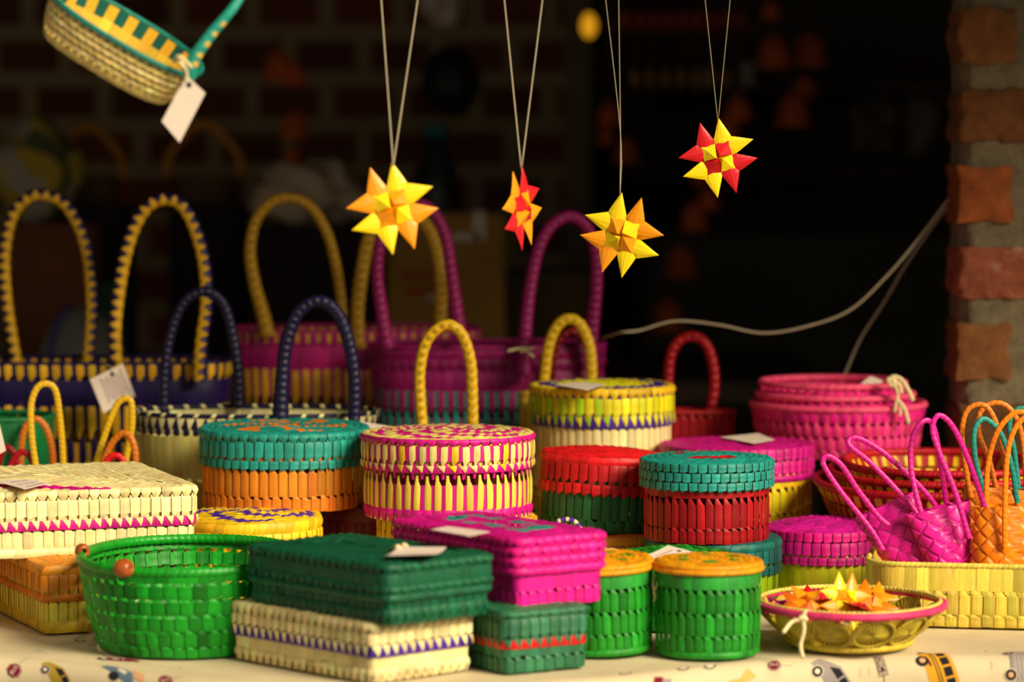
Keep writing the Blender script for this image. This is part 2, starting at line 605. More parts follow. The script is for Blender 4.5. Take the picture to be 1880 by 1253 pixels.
M_BRICKWALL = brick_wall_material()
M_DARKPLASTER = plain('dark_plaster', '4A4230', .95, .2, 3, gain=2.2)
M_DARKWOOD = plain('dark_wood', '3A2A1A', .8, .3, 12, .3)
M_CONCRETE = plain('concrete_floor', '5A5248', .9, .2, 4, .3)
slab('floor', (-3.2, -1.5, -.06), (2.4, 9.2, 0), M_CONCRETE)
slab('ceiling', (-3.2, 3.15, 2.22), (2.4, 9.2, 2.30), M_DARKWOOD)  # out of view; front edge set low to keep light off the back
slab('wall_back', (-3.2, 7.5, 0), (.12, 7.7, 2.3), M_BRICKWALL)
slab('wall_rear', (.12, 8.9, 0), (2.4, 9.1, 2.3), M_DARKPLASTER)
slab('wall_alcove', (.12, 7.5, 0), (.18, 8.9, 2.3), M_DARKPLASTER)
slab('wall_left', (-3.2, 3.3, 0), (-3.1, 7.5, 2.3), M_DARKPLASTER)
slab('wall_right', (1.35, 4.98, 0), (1.45, 8.9, 2.3), M_DARKPLASTER)


def masonry_material():
    m, nt, b = new_mat('rough_brick_and_mortar')
    N, L = nt.nodes, nt.links
    a = N.new('ShaderNodeAttribute'); a.attribute_name = 'col'
    st = N.new('ShaderNodeAttribute'); st.attribute_name = 'st'
    tc = N.new('ShaderNodeTexCoord')
    n1 = N.new('ShaderNodeTexNoise'); n1.inputs['Scale'].default_value = 38; n1.inputs['Detail'].default_value = 8; n1.inputs['Roughness'].default_value = .7
    L.new(tc.outputs['Object'], n1.inputs['Vector'])
    n2 = N.new('ShaderNodeTexNoise'); n2.inputs['Scale'].default_value = 260; n2.inputs['Detail'].default_value = 4
    L.new(tc.outputs['Object'], n2.inputs['Vector'])
    mr = N.new('ShaderNodeMapRange'); mr.inputs['From Min'].default_value = .3; mr.inputs['From Max'].default_value = .7
    mr.inputs['To Min'].default_value = .6; mr.inputs['To Max'].default_value = 1.35
    L.new(n1.outputs['Fac'], mr.inputs['Value'])
    vm = N.new('ShaderNodeVectorMath'); vm.operation = 'SCALE'
    L.new(a.outputs['Color'], vm.inputs[0]); L.new(mr.outputs['Result'], vm.inputs['Scale'])
    # lime stains: strength per brick in st.x
    sep = N.new('ShaderNodeSeparateXYZ'); L.new(st.outputs['Vector'], sep.inputs['Vector'])
    ad = N.new('ShaderNodeMath'); ad.operation = 'ADD'
    L.new(n1.outputs['Fac'], ad.inputs[0]); L.new(sep.outputs['X'], ad.inputs[1])
    r = N.new('ShaderNodeMapRange'); r.inputs['From Min'].default_value = .66; r.inputs['From Max'].default_value = .8
    L.new(ad.outputs['Value'], r.inputs['Value'])
    mx = N.new('ShaderNodeMix'); mx.data_type = 'RGBA'
    L.new(r.outputs['Result'], mx.inputs['Factor'])
    L.new(vm.outputs['Vector'], mx.inputs['A']); mx.inputs['B'].default_value = (*lin('A08672'), 1)
    L.new(mx.outputs['Result'], b.inputs['Base Color'])
    b.inputs['Roughness'].default_value = .92
    bp = N.new('ShaderNodeBump'); bp.inputs['Strength'].default_value = .8; bp.inputs['Distance'].default_value = .003
    s = N.new('ShaderNodeMath'); s.operation = 'ADD'
    L.new(n1.outputs['Fac'], s.inputs[0]); L.new(n2.outputs['Fac'], s.inputs[1])
    L.new(s.outputs['Value'], bp.inputs['Height']); L.new(bp.outputs['Normal'], b.inputs['Normal'])
    return m


def noisy_box(mb, lo, hi, col, stain, amp, res=.009, rnd=.3):
    """box face grid with rounded, worn corners and an uneven surface"""
    lo, hi = np.array(lo), np.array(hi)
    sz = hi - lo
    off = rng.random(3) * 50
    for ax in range(3):
        for sgn in (0, 1):
            u, v = [k for k in range(3) if k != ax]
            nu, nv = max(2, int(sz[u] / res)), max(2, int(sz[v] / res))
            U, V_ = np.meshgrid(np.linspace(0, 1, nu + 1), np.linspace(0, 1, nv + 1), indexing='ij')
            X = np.zeros((nu + 1, nv + 1, 3))
            X[..., u] = lo[u] + sz[u] * U; X[..., v] = lo[v] + sz[v] * V_; X[..., ax] = hi[ax] if sgn else lo[ax]
            c = (lo + hi) / 2
            d = X - c
            w = np.minimum(sz / 2 - np.abs(d), rnd * .03) / (rnd * .03)
            q = np.sort(w, -1)[..., 1]
            d = d * (1 - (1 - q[..., None]) * .05)
            nn = np.sin(X[..., 0] * 90 + off[0]) * np.sin(X[..., 2] * 80 + off[1]) + .6 * np.sin(X[..., 0] * 210 + off[2] + X[..., 2] * 150) + .5 * np.sin(X[..., 1] * 170 + off[0] + X[..., 2] * 240)
            d = d + np.sign(d) * (nn * amp)[..., None] * np.array([1, 1, .8])
            idx = np.arange((nu + 1) * (nv + 1)).reshape(nu + 1, nv + 1)
            Fc = np.stack([idx[:-1, :-1], idx[1:, :-1], idx[1:, 1:], idx[:-1, 1:]], -1).reshape(-1, 4)
            if (sgn == 1) != (ax != 1): Fc = Fc[:, ::-1]
            K = (nu + 1) * (nv + 1)
            mb.add((c + d).reshape(-1, 3), Fc, col, np.tile([stain, 0, 0], (K, 1)))


px0 = P(1741, 400, 4.72).x
pil = MB()
PY0, PY1 = 4.60, 4.72
noisy_box(pil, (px0 + .001, PY0 + .004, .0), (px0 + .49, PY1, 2.3), lin('70644C'), -.2, .0016, .012)
zc = P(1800, 357, 4.60).z
per = .1195 * 4.6 / 4.95
for k in range(-10, 9):
    z = zc + k * per
    if z < .1 or z > 2.2: continue
    hgt = .040 if k % 2 == 0 else .037
    x = px0 - .003
    first = True
    while x < px0 + .46:
        w = (.080 if first else .21) if k % 2 == 0 else .2
        w += rng.normal(0, .003)
        base = [lin('784A20'), lin('5E3814'), lin('6C4018')][int(rng.integers(3))]
        stain = -.12 + .06 * rng.random()
        if k == 0: base = lin('8E4818')
        if k == -1: base, stain = lin('8E4A30'), .12
        if k == 1: stain = .0
        w = min(w, px0 + .493 - x)
        noisy_box(pil, (x, PY0 - .004, z - hgt), (x + w, PY1 + .003, z + hgt), base, stain, .0022)
        x += w + .03
        first = False
tag(pil.build('pillar', masonry_material()), 'red brick pillar with thick grey mortar joints beside the market table', 'pillar', kind='structure')

# ------------------------------------------------------------------ table and printed cloth
def smooth(x):
    x = min(max(x, 0), 1)
    return x * x * (3 - 2 * x)


def edge(x):
    return 3.425 + .20 * smooth((abs(x + .12) - .08) / .45)


XS = np.linspace(-1.15, 1.15, 116)
tb = MB()
CR = .024                                         # bend radius of the cloth at the table edge
top = [(x, edge(x) + CR + .003) for x in XS] + [(1.15, 4.56), (.56, 4.56), (.56, 4.93), (-1.15, 4.93)]
n = len(top)
V = [(x, y, .745) for x, y in top] + [(x, y, .715) for x, y in top]
tb.add(np.array(V), [list(range(n)), [n + i for i in range(n)][::-1]] + [(i, n + i, n + (i + 1) % n, (i + 1) % n) for i in range(n)], lin('6B4A2C'))
tbl = thing('display_table', 'long wooden market table under a cream cloth printed with vehicles', 'table', (0, 4.2, 0))
to = tb.build('table_top', M_DARKWOOD, tbl, False)
to.location = (0, -4.2, 0)
for sx in (-1.05, 1.05):
    for sy in (-.35, .66 if sx < 0 else .30):
        l = slab('leg', (sx - .03, sy - .03, 0), (sx + .03, sy + .03, .715), M_DARKWOOD, None, tbl, .004)



def cloth_pt(x, t, off=0.0):
    """point of the cloth at distance t past the start of the bend (t < 0 on the table top)"""
    e = edge(x)
    q = math.pi / 2 * CR
    wr = .0012 * math.sin(x * 23 + t * 9) + .0008 * math.sin(x * 61 + t * 30 + 1)
    R = CR + off
    if t <= 0:
        return (x, e + CR - t, .7475 + off + .0)
    if t < q:
        a = t / CR
        return (x, e + CR - R * math.sin(a), .7475 - CR + R * math.cos(a))
    d = t - q
    rip = (.010 * math.sin(x * 17 + 1.2) + .006 * math.sin(x * 41)) * min(1, d / .15)
    return (x, e - off + rip - .02 * min(1, d / .3) + wr * 0, .7475 - CR - d)


cl = MB()
ts = np.r_[np.array([-1.6, -1.2, -.8, -.5, -.35, -.25, -.18, -.12, -.08, -.05, -.03, -.015]), np.linspace(0, math.pi / 2 * CR, 9), math.pi / 2 * CR + np.linspace(.01, .5, 26)]
V = []
for t in ts:
    for x in XS:
        p = list(cloth_pt(x, t))
        if t < -.01: p[1] = min(p[1], 4.935 if x < .56 else 4.565)
        V.append(p)
nx = len(XS)
Fc = [(j * nx + i, (j + 1) * nx + i, (j + 1) * nx + i + 1, j * nx + i + 1) for j in range(len(ts) - 1) for i in range(nx - 1)]
cl.add(np.array(V), Fc, lin('E6D6B0'))


def cloth_material():
    m, nt, b = new_mat('printed_cotton')
    N, L = nt.nodes, nt.links
    tc = N.new('ShaderNodeTexCoord')
    wv = N.new('ShaderNodeTexNoise'); wv.inputs['Scale'].default_value = 900
    L.new(tc.outputs['Object'], wv.inputs['Vector'])
    n1 = N.new('ShaderNodeTexNoise'); n1.inputs['Scale'].default_value = 9; n1.inputs['Detail'].default_value = 3
    L.new(tc.outputs['Object'], n1.inputs['Vector'])
    r = N.new('ShaderNodeValToRGB')
    r.color_ramp.elements[0].position = .3; r.color_ramp.elements[1].position = .7
    r.color_ramp.elements[0].color = (*lin('CDBC9A'), 1); r.color_ramp.elements[1].color = (*lin('DDCDAA'), 1)
    L.new(n1.outputs['Fac'], r.inputs['Fac'])
    L.new(r.outputs['Color'], b.inputs['Base Color'])
    b.inputs['Roughness'].default_value = .9
    bp = N.new('ShaderNodeBump'); bp.inputs['Strength'].default_value = .3; bp.inputs['Distance'].default_value = .002
    s = N.new('ShaderNodeMath'); s.operation = 'ADD'
    L.new(wv.outputs['Fac'], s.inputs[0])
    n3 = N.new('ShaderNodeTexNoise'); n3.inputs['Scale'].default_value = 14; L.new(tc.outputs['Object'], n3.inputs['Vector'])
    k = N.new('ShaderNodeMath'); k.operation = 'MULTIPLY'; k.inputs[1].default_value = 5
    L.new(n3.outputs['Fac'], k.inputs[0]); L.new(k.outputs['Value'], s.inputs[1])
    L.new(s.outputs['Value'], bp.inputs['Height']); L.new(bp.outputs['Normal'], b.inputs['Normal'])
    return m


cloth = cl.build('tablecloth', cloth_material())
tag(cloth, 'cream cotton tablecloth printed with buses, cars and road signs', 'tablecloth')

PRINT = palm_material('cloth_print', .9, .1, .03)


def t_at(px, py):
    """arc position on the cloth seen at a pixel"""
    best = None
    for t in np.linspace(-.3, .15, 901):
        D = edge((px - 940) / F * 3.6)
        p = cloth_pt((px - 940) / F * (3.65), t)
        ang = math.atan((CAMZ - p[2]) / p[1]) - PITCH
        y = 626.5 + F * math.tan(ang)
        if best is None or abs(y - py) < best[0]:
            best = (abs(y - py), t)
    return best[1]


def X_at(px): return (px - 940) / F * 3.63


class Print:
    """flat printed motif on the cloth in its own frame: u right, v down, metres, turned by rot"""

    def __init__(self, px, py, rot=0.0, scale=1.0):
        self.x, self.t, self.r, self.k, self.lay = X_at(px), t_at(px, py), math.radians(rot), scale, 0
        self.b = MB()

    def poly(self, pts, col, z=1):
        b = bmesh.new()
        vs = [b.verts.new((p[0], p[1], 0)) for p in pts]
        b.faces.new(vs)
        bmesh.ops.triangulate(b, faces=b.faces[:])
        for _ in range(5):
            es = [e for e in b.edges if e.calc_length() > 4.0]
            if not es: break
            bmesh.ops.subdivide_edges(b, edges=es, cuts=1)
            bmesh.ops.triangulate(b, faces=b.faces[:])
        self.put([v.co for v in b.verts], [[v.index for v in f.verts] for f in b.faces], col, z) if not b.verts.index_update() else 0
        b.free()

    def put(self, co, faces, col, z):
        c, s = math.cos(self.r), math.sin(self.r)
        V = []
        for p in co:
            u, v = p[0] * .001 * self.k, p[1] * .001 * self.k
            V.append(cloth_pt(self.x + u * c - v * s, self.t + u * s + v * c, .0004 + .00025 * z))
        self.b.add(np.array(V), faces, col)

    def circ(self, x, y, r, col, z=1, n=24, sy=1.0):
        self.poly([(x + r * math.cos(a), y + r * sy * math.sin(a)) for a in np.linspace(0, 2 * math.pi, n + 1)[:-1]], col, z)

    def line(self, p, q, w, col, z=1):
        p, q = np.array(p, float), np.array(q, float)
        d = (q - p) / np.linalg.norm(q - p); nn = np.array([-d[1], d[0]]) * w / 2
        self.poly([p - nn, q - nn, q + nn, p + nn], col, z)

    def rect(self, x0, y0, x1, y1, col, z=1):
        self.poly([(x0, y0), (x1, y0), (x1, y1), (x0, y1)], col, z)

    def text(self, s, x, y, size, col, z=3):
        cu = bpy.data.curves.new('lettering', 'FONT'); cu.body = s; cu.size = size; cu.align_x = 'CENTER'; cu.align_y = 'CENTER'; cu.resolution_u = 3
        o = bpy.data.objects.new('lettering', cu); COL.objects.link(o)
        me = o.to_mesh()
        co = [(x + v.co.x, y - v.co.y) for v in me.vertices]
        fs = [list(p.vertices) for p in me.polygons]
        if co: self.put(co, fs, col, z)
        o.to_mesh_clear(); bpy.data.objects.remove(o); bpy.data.curves.remove(cu)

    def done(self, name, label=None):
        o = self.b.build(name, PRINT, cloth, False)
        if label: o['label'] = label
        return o


BLK, WHT, MAR, GRY, BUSY, PCH, BLU = lin('26242A'), lin('DFD2BC'), lin('7C1A34'), lin('968C8A'), lin('D99E2C'), lin('D9A47C'), lin('5E7488')


def stop_sign(px, py, rot, k, txt, pole):
    p = Print(px, py, rot, k)
    oc = lambda r: [(r * math.cos(math.radians(22.5 + 45 * i)), r * math.sin(math.radians(22.5 + 45 * i))) for i in range(8)]
    p.poly(oc(11), MAR, 0); p.poly(oc(9.9), WHT, 1); p.poly(oc(9.3), MAR, 2)
    p.text(txt, 0, 0, 8.0, WHT, 3)
    p.line((11, 0), (11 + pole, 1), .6, BLK, 0)
    p.done('printed_sign', 'maroon eight-sided sign print')


def bus(px, py, rot, k):
    p = Print(px, py, rot, k)
    p.poly([(-30, -12), (12, -12), (15, -3), (27, -1), (28, 12), (-30, 12)], BUSY, 0)
    for i in range(4): p.rect(-27 + i * 10, -9, -19 + i * 10, -2, BLK, 1)
    for yy in (1.2, 3.6): p.line((-30, yy), (24, yy), .9, BLK, 1)
    p.rect(-16, 6, -11, 8, MAR, 1)
    for xx in (-18, 16):
        p.circ(xx, 12, 5.5, BLK, 2); p.circ(xx, 12, 2.6, PCH, 3)
    p.circ(-31, 5, 3, GRY, 1); p.circ(-33, 8, 2, BLK, 2)
    p.done('printed_bus', 'yellow school bus print')


def car(px, py, rot, k, body=GRY):
    p = Print(px, py, rot, k)
    p.poly([(-26, 8), (-26, -2), (-14, -4), (-6, -13), (12, -13), (20, -3), (27, 0), (27, 8)], body, 0)
    p.poly([(-12, -4), (-5, -11), (2, -11), (2, -4)], BLK, 1); p.poly([(4, -4), (4, -11), (11, -11), (17, -4)], BLK, 1)
    for xx in (-15, 15):
        p.circ(xx, 8, 6, WHT, 1); p.circ(xx, 8, 5.2, BLK, 2); p.circ(xx, 8, 2.5, WHT, 3)
    p.done('printed_car')


def wheeled_van(px, py, rot, k):
    p = Print(px, py, rot, k)
    p.poly([(-34, 8), (-34, -14), (-28, -19), (26, -19), (34, -8), (34, 8)], GRY, 0)
    for i in range(5): p.line((-30, -14 + i * 4.4), (30, -14 + i * 4.4), .5, WHT, 1)
    for xx in (-17, 17):
        p.circ(xx, 9, 7.2, WHT, 2); p.circ(xx, 9, 6.2, BLK, 3); p.circ(xx, 9, 3, PCH, 4)
    p.line((-10, 9), (10, 9), .5, BLK, 1)
    p.done('printed_van', 'grey van print with peach wheel centres')


stop_sign(25, 1231, -60, .85, 'BUS', 26)
stop_sign(1421, 1222, 8, .75, 'BUS', 16)
stop_sign(322, 1250, -30, .8, 'BUS', 16)
bus(1737, 1243, 74, 1.35)
car(110, 1244, 55, .95, lin('A88C34'))
car(1532, 1249, 58, 1.2)
wheeled_van(1878, 1215, 92, 1.0)
p = Print(1622, 1219, 78, 1.0)                       # small road sign on a pole
p.rect(-12, -5.5, 12, 5.5, lin('4E2430'), 0); p.rect(-11, -4.5, 11, 4.5, WHT, 1); p.rect(-10.2, -3.8, 10.2, 3.8, lin('4E2430'), 2)
p.text('OIIC', 0, .2, 8.5, WHT, 3); p.line((14, -6), (14, 6), 1, lin('4E2430'), 0); p.line((14, 0), (34, 2), .9, lin('4E2430'), 0)
p.done('printed_road_sign')
p = Print(215, 1212, -12, 1.0)                       # tow truck
p.poly([(-20, 8), (-18, -9), (14, -12), (26, -4), (26, 4), (0, 8)], MAR, 0); p.rect(-6, -6, 2, -1, WHT, 1); p.rect(6, -9, 8, -2, WHT, 1)
p.circ(-18, 3, 7, BLK, 2); p.circ(-17, 3, 4, WHT, 3)
p.done('printed_truck', 'maroon truck print')
p = Print(232, 1236, 35, 1.0)
p.poly([(-24, 6), (-24, -4), (-10, -11), (10, -11), (20, -2), (20, 6)], BLU, 0); p.rect(-6, -8, 6, -2, WHT, 1); p.circ(-2, 8, 6, BLK, 2)
p.poly([(8, -16), (22, -18), (32, -8), (18, -6)], PCH, 1)
p.done('printed_car')
for (a, b_, r_) in ((1143, 1237, -8), (1250, 1228, 4), (1300, 1224, -20), (115, 1177, 6), (160, 1178, 8), (1672, 1172, 10)):
    p = Print(a, b_, r_, 1.0)
    p.circ(0, 0, 7, BLK, 0, 20, 1.0); p.circ(0, 0, 5, WHT, 1, 20, 1.0); p.line((6, -1), (20, -7), .6, BLK, 0)
    p.done('printed_wheel')
p = Print(1204, 1249, 10, 1.0); p.rect(-6, -4, 4, 5, MAR, 0); p.rect(4, -2, 14, 6, GRY, 0); p.done('printed_sign')
p = Print(1352, 1252, -25, 1.0); p.poly([(-20, 4), (-8, -6), (4, -2), (16, -9), (20, 6)], lin('E0A860'), 0); p.done('printed_car')
p = Print(60, 1200, 0, 1.0)
for i in range(22): p.rect(-45 + i * 10, -1.0 + .6 * math.sin(i * 2.1), -39 + i * 10, .2 + .6 * math.sin(i * 2.1), lin('A89878'), 0)
p.line((-10, -9), (-2, -16), .8, BLK, 0); p.line((-7, -9), (2, -17), .8, BLK, 0)
p.done('printed_road_line')
for (a, b_) in ((1600, 1232), (1828, 1196), (1828, 1222), (1584, 1235), (340, 1226)):
    p = Print(a, b_, 90, 1.0); p.rect(-5, -1.2, 5, 1.2, lin('D8B090'), 0); p.done('printed_road_line')

# ------------------------------------------------------------------ the boxes and baskets on the table
T0 = TABLE


def const(c): return lambda x, y, k, s: c


def center_from_corner(near, dl, dr, L, W):
    """centre of a rectangle whose near corner and two edge directions are known"""
    return (near[0] + dl[0] * L / 2 + dr[0] * W / 2, near[1] + dl[1] * L / 2 + dr[1] * W / 2)


def rect_box(near, ang, W, L):
    """near corner (x, y), angle of the right-hand edge; returns centre"""
    a = math.radians(ang)
    return center_from_corner(near, (-math.sin(a), math.cos(a)), (math.cos(a), math.sin(a)), L, W)


def frame_rows(c, lidlike=True, c2=None, edge_c=None):
    """usual lid wall: fat bead at the bottom, upright panels, beaded top corner"""
    c2 = c if c2 is None else c2
    return [('bead', .16, edge_c if edge_c is not None else c, c2), ('panel', .62, c, c2, True), ('bead', .2, c2, c2)]


# --- left stack: cream box on orange box
W, L = .066, .26
cx, cy = rect_box((-.545, 3.775), 24, W, L)
lidded('woven_box', 'orange-lidded yellow woven box at the left under the cream box', 'box', (cx, cy, T0 + .001), math.radians(24),
       Path(W / 2, L / 2, rad=.008), .080, .043, 54,
       [('bead', .3, GOLD), ('panel', .6, lin('D6C040'), lin('C8A82A')), ('panel', .5, lin('D6C040'))],
       [('bead', .22, ORANGE * .8), ('panel', .55, lin('D58018'), lin('C06C14'), True), ('bead', .3, lin('D58A1E'))],
       const(lin('D88A1E')))
W, L = .40, .31
a_ = 20
ca, sa = math.cos(math.radians(a_)), math.sin(math.radians(a_))
fr = (-.377, 3.905)                                    # front right corner
cx, cy = fr[0] - ca * W / 2 - sa * L / 2, fr[1] - sa * W / 2 + ca * L / 2


def cream_top(x, y, k, s):
    if abs((x + .03) * .5 + (y + .10)) < .012 and -.12 < x < .09: return MAGENTA
    return CREAM


def magenta_stripe(i, N): return MAGENTA if rng.random() < .02 else CREAM


cream_box = lidded('woven_box', 'large cream square woven box with a pink toothed band, left end of table', 'box', (cx, cy, T0 + .083), math.radians(a_),
                   Path(W / 2, L / 2, rad=.012), .078, .046, 112,
                   [('bead', .16, CREAM), ('panel', .36, CREAM, CREAM), ('plain', .4, magenta_stripe)],
                   [('tooth', .26, CREAM, MAGENTA), ('panel', .52, CREAM, CREAM * .95, True), ('knot', .28, CREAM)],
                   cream_top, ring=.010, dome=.004)
price_tag(cream_box, [Pz(-10, 884, .919), Pz(52, 880, .920), Pz(90, 888, .919), Pz(46, 899, .918)], None, 3)

# --- cream box with purple teeth and the dark green box on it (front centre left)
ang = 43
W, L = .146, .245
cx, cy = rect_box((-.147, 3.425), ang, W, L)
lidded('woven_box', 'cream woven box with a purple toothed band, front edge, under the dark green box', 'box', (cx, cy, T0 + .001), math.radians(ang),
       Path(W / 2, L / 2, rad=.010), .063, .036, 62,
       [('knot', .3, CREAM), ('plain', .75, CREAM)],
       [('tooth', .34, CREAM, PURPLE), ('panel', .34, CREAM, CREAM, True), ('knot', .34, CREAM)],
       const(CREAM), over=.005)
ang = 42
W, L = .150, .246
cx, cy = rect_box((-.130, 3.405), ang, W, L)
dg = lin('0F5A3C')
dark_box = lidded('woven_box', 'dark green woven box with a paper tag, resting on the cream and purple box', 'box', (cx, cy, T0 + .065), math.radians(ang),
                  Path(W / 2, L / 2, rad=.012), .064, .040, 62,
                  [('knot', .3, dg), ('panel', .6, dg, dg)],
                  [('bead', .24, dg), ('knot', .26, dg), ('plain', .4, dg), ('knot', .3, dg)],
                  const(dg * .9), over=.005)
price_tag(dark_box, [Pz(706, 1021, .887), Pz(730, 1005, .888), Pz(820, 1005, .888), Pz(797, 1018, .890)], None, 0, bend=.002)
mb = MB()
for q in ((742, 1003), (730, 1006)):
    sweep(mb, [inv(dark_box, Pz(q[0] - 8, q[1] + 1, .886)), inv(dark_box, Pz(q[0], q[1] - 2, .890)), inv(dark_box, Pz(q[0] + 6, q[1] + 2, .886))], 12, .0022, .0022, (0, 1, 0), 6, CREAM)
mb.build('string_knot', STRING, dark_box)

# --- green box with a red band, magenta box on it
ang = 30
W, L = .108, .225
cx, cy = rect_box((-.008, 3.490), ang, W, L)
gb = lin('2E6E4C')
lidded('woven_box', 'grey-green woven box with a red band, under the magenta box at the front', 'box', (cx, cy, T0 + .001), math.radians(ang),
       Path(W / 2, L / 2, rad=.012), .066, .040, 52,
       [('panel', .3, gb, gb), ('plain', .6, gb)],
       [('tooth', .28, gb, RED), ('panel', .62, gb, gb * .8, True), ('knot', .25, gb)],
       const(gb), over=.003)
ang = 36.5
W, L = .125, .245
cx, cy = rect_box((.006, 3.515), ang, W, L)


def mag_top(x, y, k, s):
    u, v = x, y
    if abs(u) < .035 and abs((v * 45) % 2 - 1) < .55 and abs(v) < .09 and abs(u) < .012 + .02 * abs(math.sin(v * 70)): return TEAL
    return MAGENTA


mag_box = lidded('woven_box', 'bright magenta rectangular woven box with a teal zigzag lid, in the front row', 'box', (cx, cy, T0 + .067), math.radians(ang),
                 Path(W / 2, L / 2, rad=.013), .076, .040, 56,
                 [('panel', .32, PINK, MAGENTA), ('plain', .7, MAGENTA * 1.1)],
                 [('bead', .2, PINK), ('knot', .28, PINK), ('knot', .28, PINK), ('knot', .26, PINK)],
                 mag_top, ring=.0085, over=.006)
price_tag(mag_box, [Pz(790, 973, .901), Pz(822, 967, .901), Pz(900, 977, .901), Pz(862, 985, .901)], None, 0)

# --- the two green cans with amber lids
gc = [GREEN * .9, lin('178A1E')]
gr = lambda i, N: GREEN * (1.0 + .25 * math.sin(i * 1.7))
can_rows = [('bead', .13, GREEN), ('panel', .30, gr, GREEN * .8), ('panel', .42, gr, GREEN * .7), ('panel', .42, gr, GREEN * .7), ('plain', .26, lin('2B9436'))]
for (name_l, x, y, r, h, tl, rotz) in (('green woven canister with an amber lid, right-hand one of the pair at the front', .2196, 3.642, .0585, .106, (0, 0), .2),
                                       ('green woven canister with an amber lid, tilted against the magenta box', .1035, 3.655, .055, .104, (0, -.045), 1.0)):
    t = thing('lidded_canister', name_l, 'canister', (x, y, T0 + (.001 if not tl[1] else .0035)), (tl[0], tl[1], rotz), 'green canisters with amber lids')
    pth = Path(r, r)
    mb = MB()
    weave_wall(mb, pth, 0, h - .012, can_rows, 34, -.003, -.001, .001)
    cap(mb, pth, .001, -.004, GREEN)
    mb.build('body', PALM, t)
    ml = MB()
    cap(ml, pth, h - .012, .003, AMBER)
    for k, zz in enumerate((h - .0095, h - .0045)):
        coil(ml, pth, zz, .0034, 78 - k * 6, lin('E89A10'), .002 - k * .0015, .0034)
    sf = lambda xx, yy, k, s: GREEN if (k in (3, 4) and (s * 6) % 1 < .4) else (lin('F0A414') if (k + int(s * 9)) % 2 else lin('D98A0C'))
    weave_top(ml, pth, h - .002, 60, .0065, sf, amp=.0016, dome=.0015)
    ml.build('lid', PALM, t)
    if not tl[1]:
        Rm = lambda px, py, D: inv(t, P(px, py, D))
        mb = MB()
        sweep(mb, [Rm(1203, 1052, 3.64), Rm(1199, 1075, 3.63), Rm(1203, 1095, 3.63), Rm(1200, 1105, 3.63)], 20, .0012, .0012, (0, 1, 0), 6, CREAM)
        sweep(mb, [Rm(1203, 1052, 3.64), Rm(1206, 1072, 3.63), Rm(1199, 1092, 3.63)], 20, .001, .001, (0, 1, 0), 6, CREAM)
        mb.build('string', STRING, t)

# --- big open green basket with wooden beads
gg = lambda i, N: lin('0E8A1C') * (1 + .2 * math.sin(i * 2.3))
gpath = Path(.122, .158, 2.2)
GB = (-.372, 3.735, T0 + .001)
green_basket = thing('open_basket', 'large open bright green basket with wooden beads on its rim, front left', 'basket', GB, (0, 0, 0))
mb = MB()
brow = [('panel', .14, lin('129022')), ('panel', .2, gg), ('panel', .2, gg), ('panel', .2, gg), ('panel', .2, gg), ('plain', .13, gg)]
weave_wall(mb, gpath, 0, .098, brow, 56, -.022, 0, .004, .06, .16)
cap(mb, gpath, .001, -.024, GREEN)
mb.build('body', PALM, green_basket)
mr = MB()
coil(mr, gpath, .098, .0058, 110, lin('0F8E1E'), -.001, .0062, m=10, groove=.14)
mr.build('rim', SATIN, green_basket)


def bead(parent, wp, r, ax):
    p = inv(parent, wp)
    mb = MB()
    V, Fc = [], []
    prof = [(.30, .72), (.34, .92), (.62, .98), (.86, .72), (1.0, .36), (1.0, 0), (1.0, -.36), (.86, -.72), (.62, -.98), (.34, -.92), (.30, -.72)]
    m = 20
    q = Vector(ax).to_track_quat('Z', 'Y')
    for (rr, zz) in prof:
        for j in range(m):
            a = 2 * math.pi * j / m
            V.append(tuple(q @ Vector((rr * r * math.cos(a), rr * r * math.sin(a), zz * r * .92)) + p))
    k = len(prof)
    Fc = [(i * m + j, i * m + (j + 1) % m, ((i + 1) % k) * m + (j + 1) % m, ((i + 1) % k) * m + j) for i in range(k) for j in range(m)]
    mb.add(np.array(V), Fc, 1)
    o = mb.build('wooden_bead', bpy.data.materials.get('polished_bead_wood') or plain('polished_bead_wood', 'A2501E', .3, .3, 60), parent)
    return o


bead(green_basket, P(227, 1044, 3.578), .0105, (1, -.35, .0))
bead(green_basket, P(151, 1012, 3.725), .0085, (.5, -1, 0))
mb = MB()
for (q, D) in ((((214, 1040), (227, 1044), (244, 1049)), 3.578), (((148, 1006), (151, 1012), (160, 1019)), 3.725)):
    sweep(mb, [inv(green_basket, P(*w, D + (.006 if k == 2 else 0))) for k, w in enumerate(q)], 16, .0022, .0022, (0, 1, 0), 8, GREEN)
mb.build('bead_tie', PALM, green_basket)

# --- lid of yellow box with purple swirl, teal/orange box on it
def swirl(c1, c2, arms=5, tw=.35, duty=.45, kmin=1):
    return lambda x, y, k, s: c2 if ((s * arms + k * tw) % 1 < duty and k >= kmin) else c1


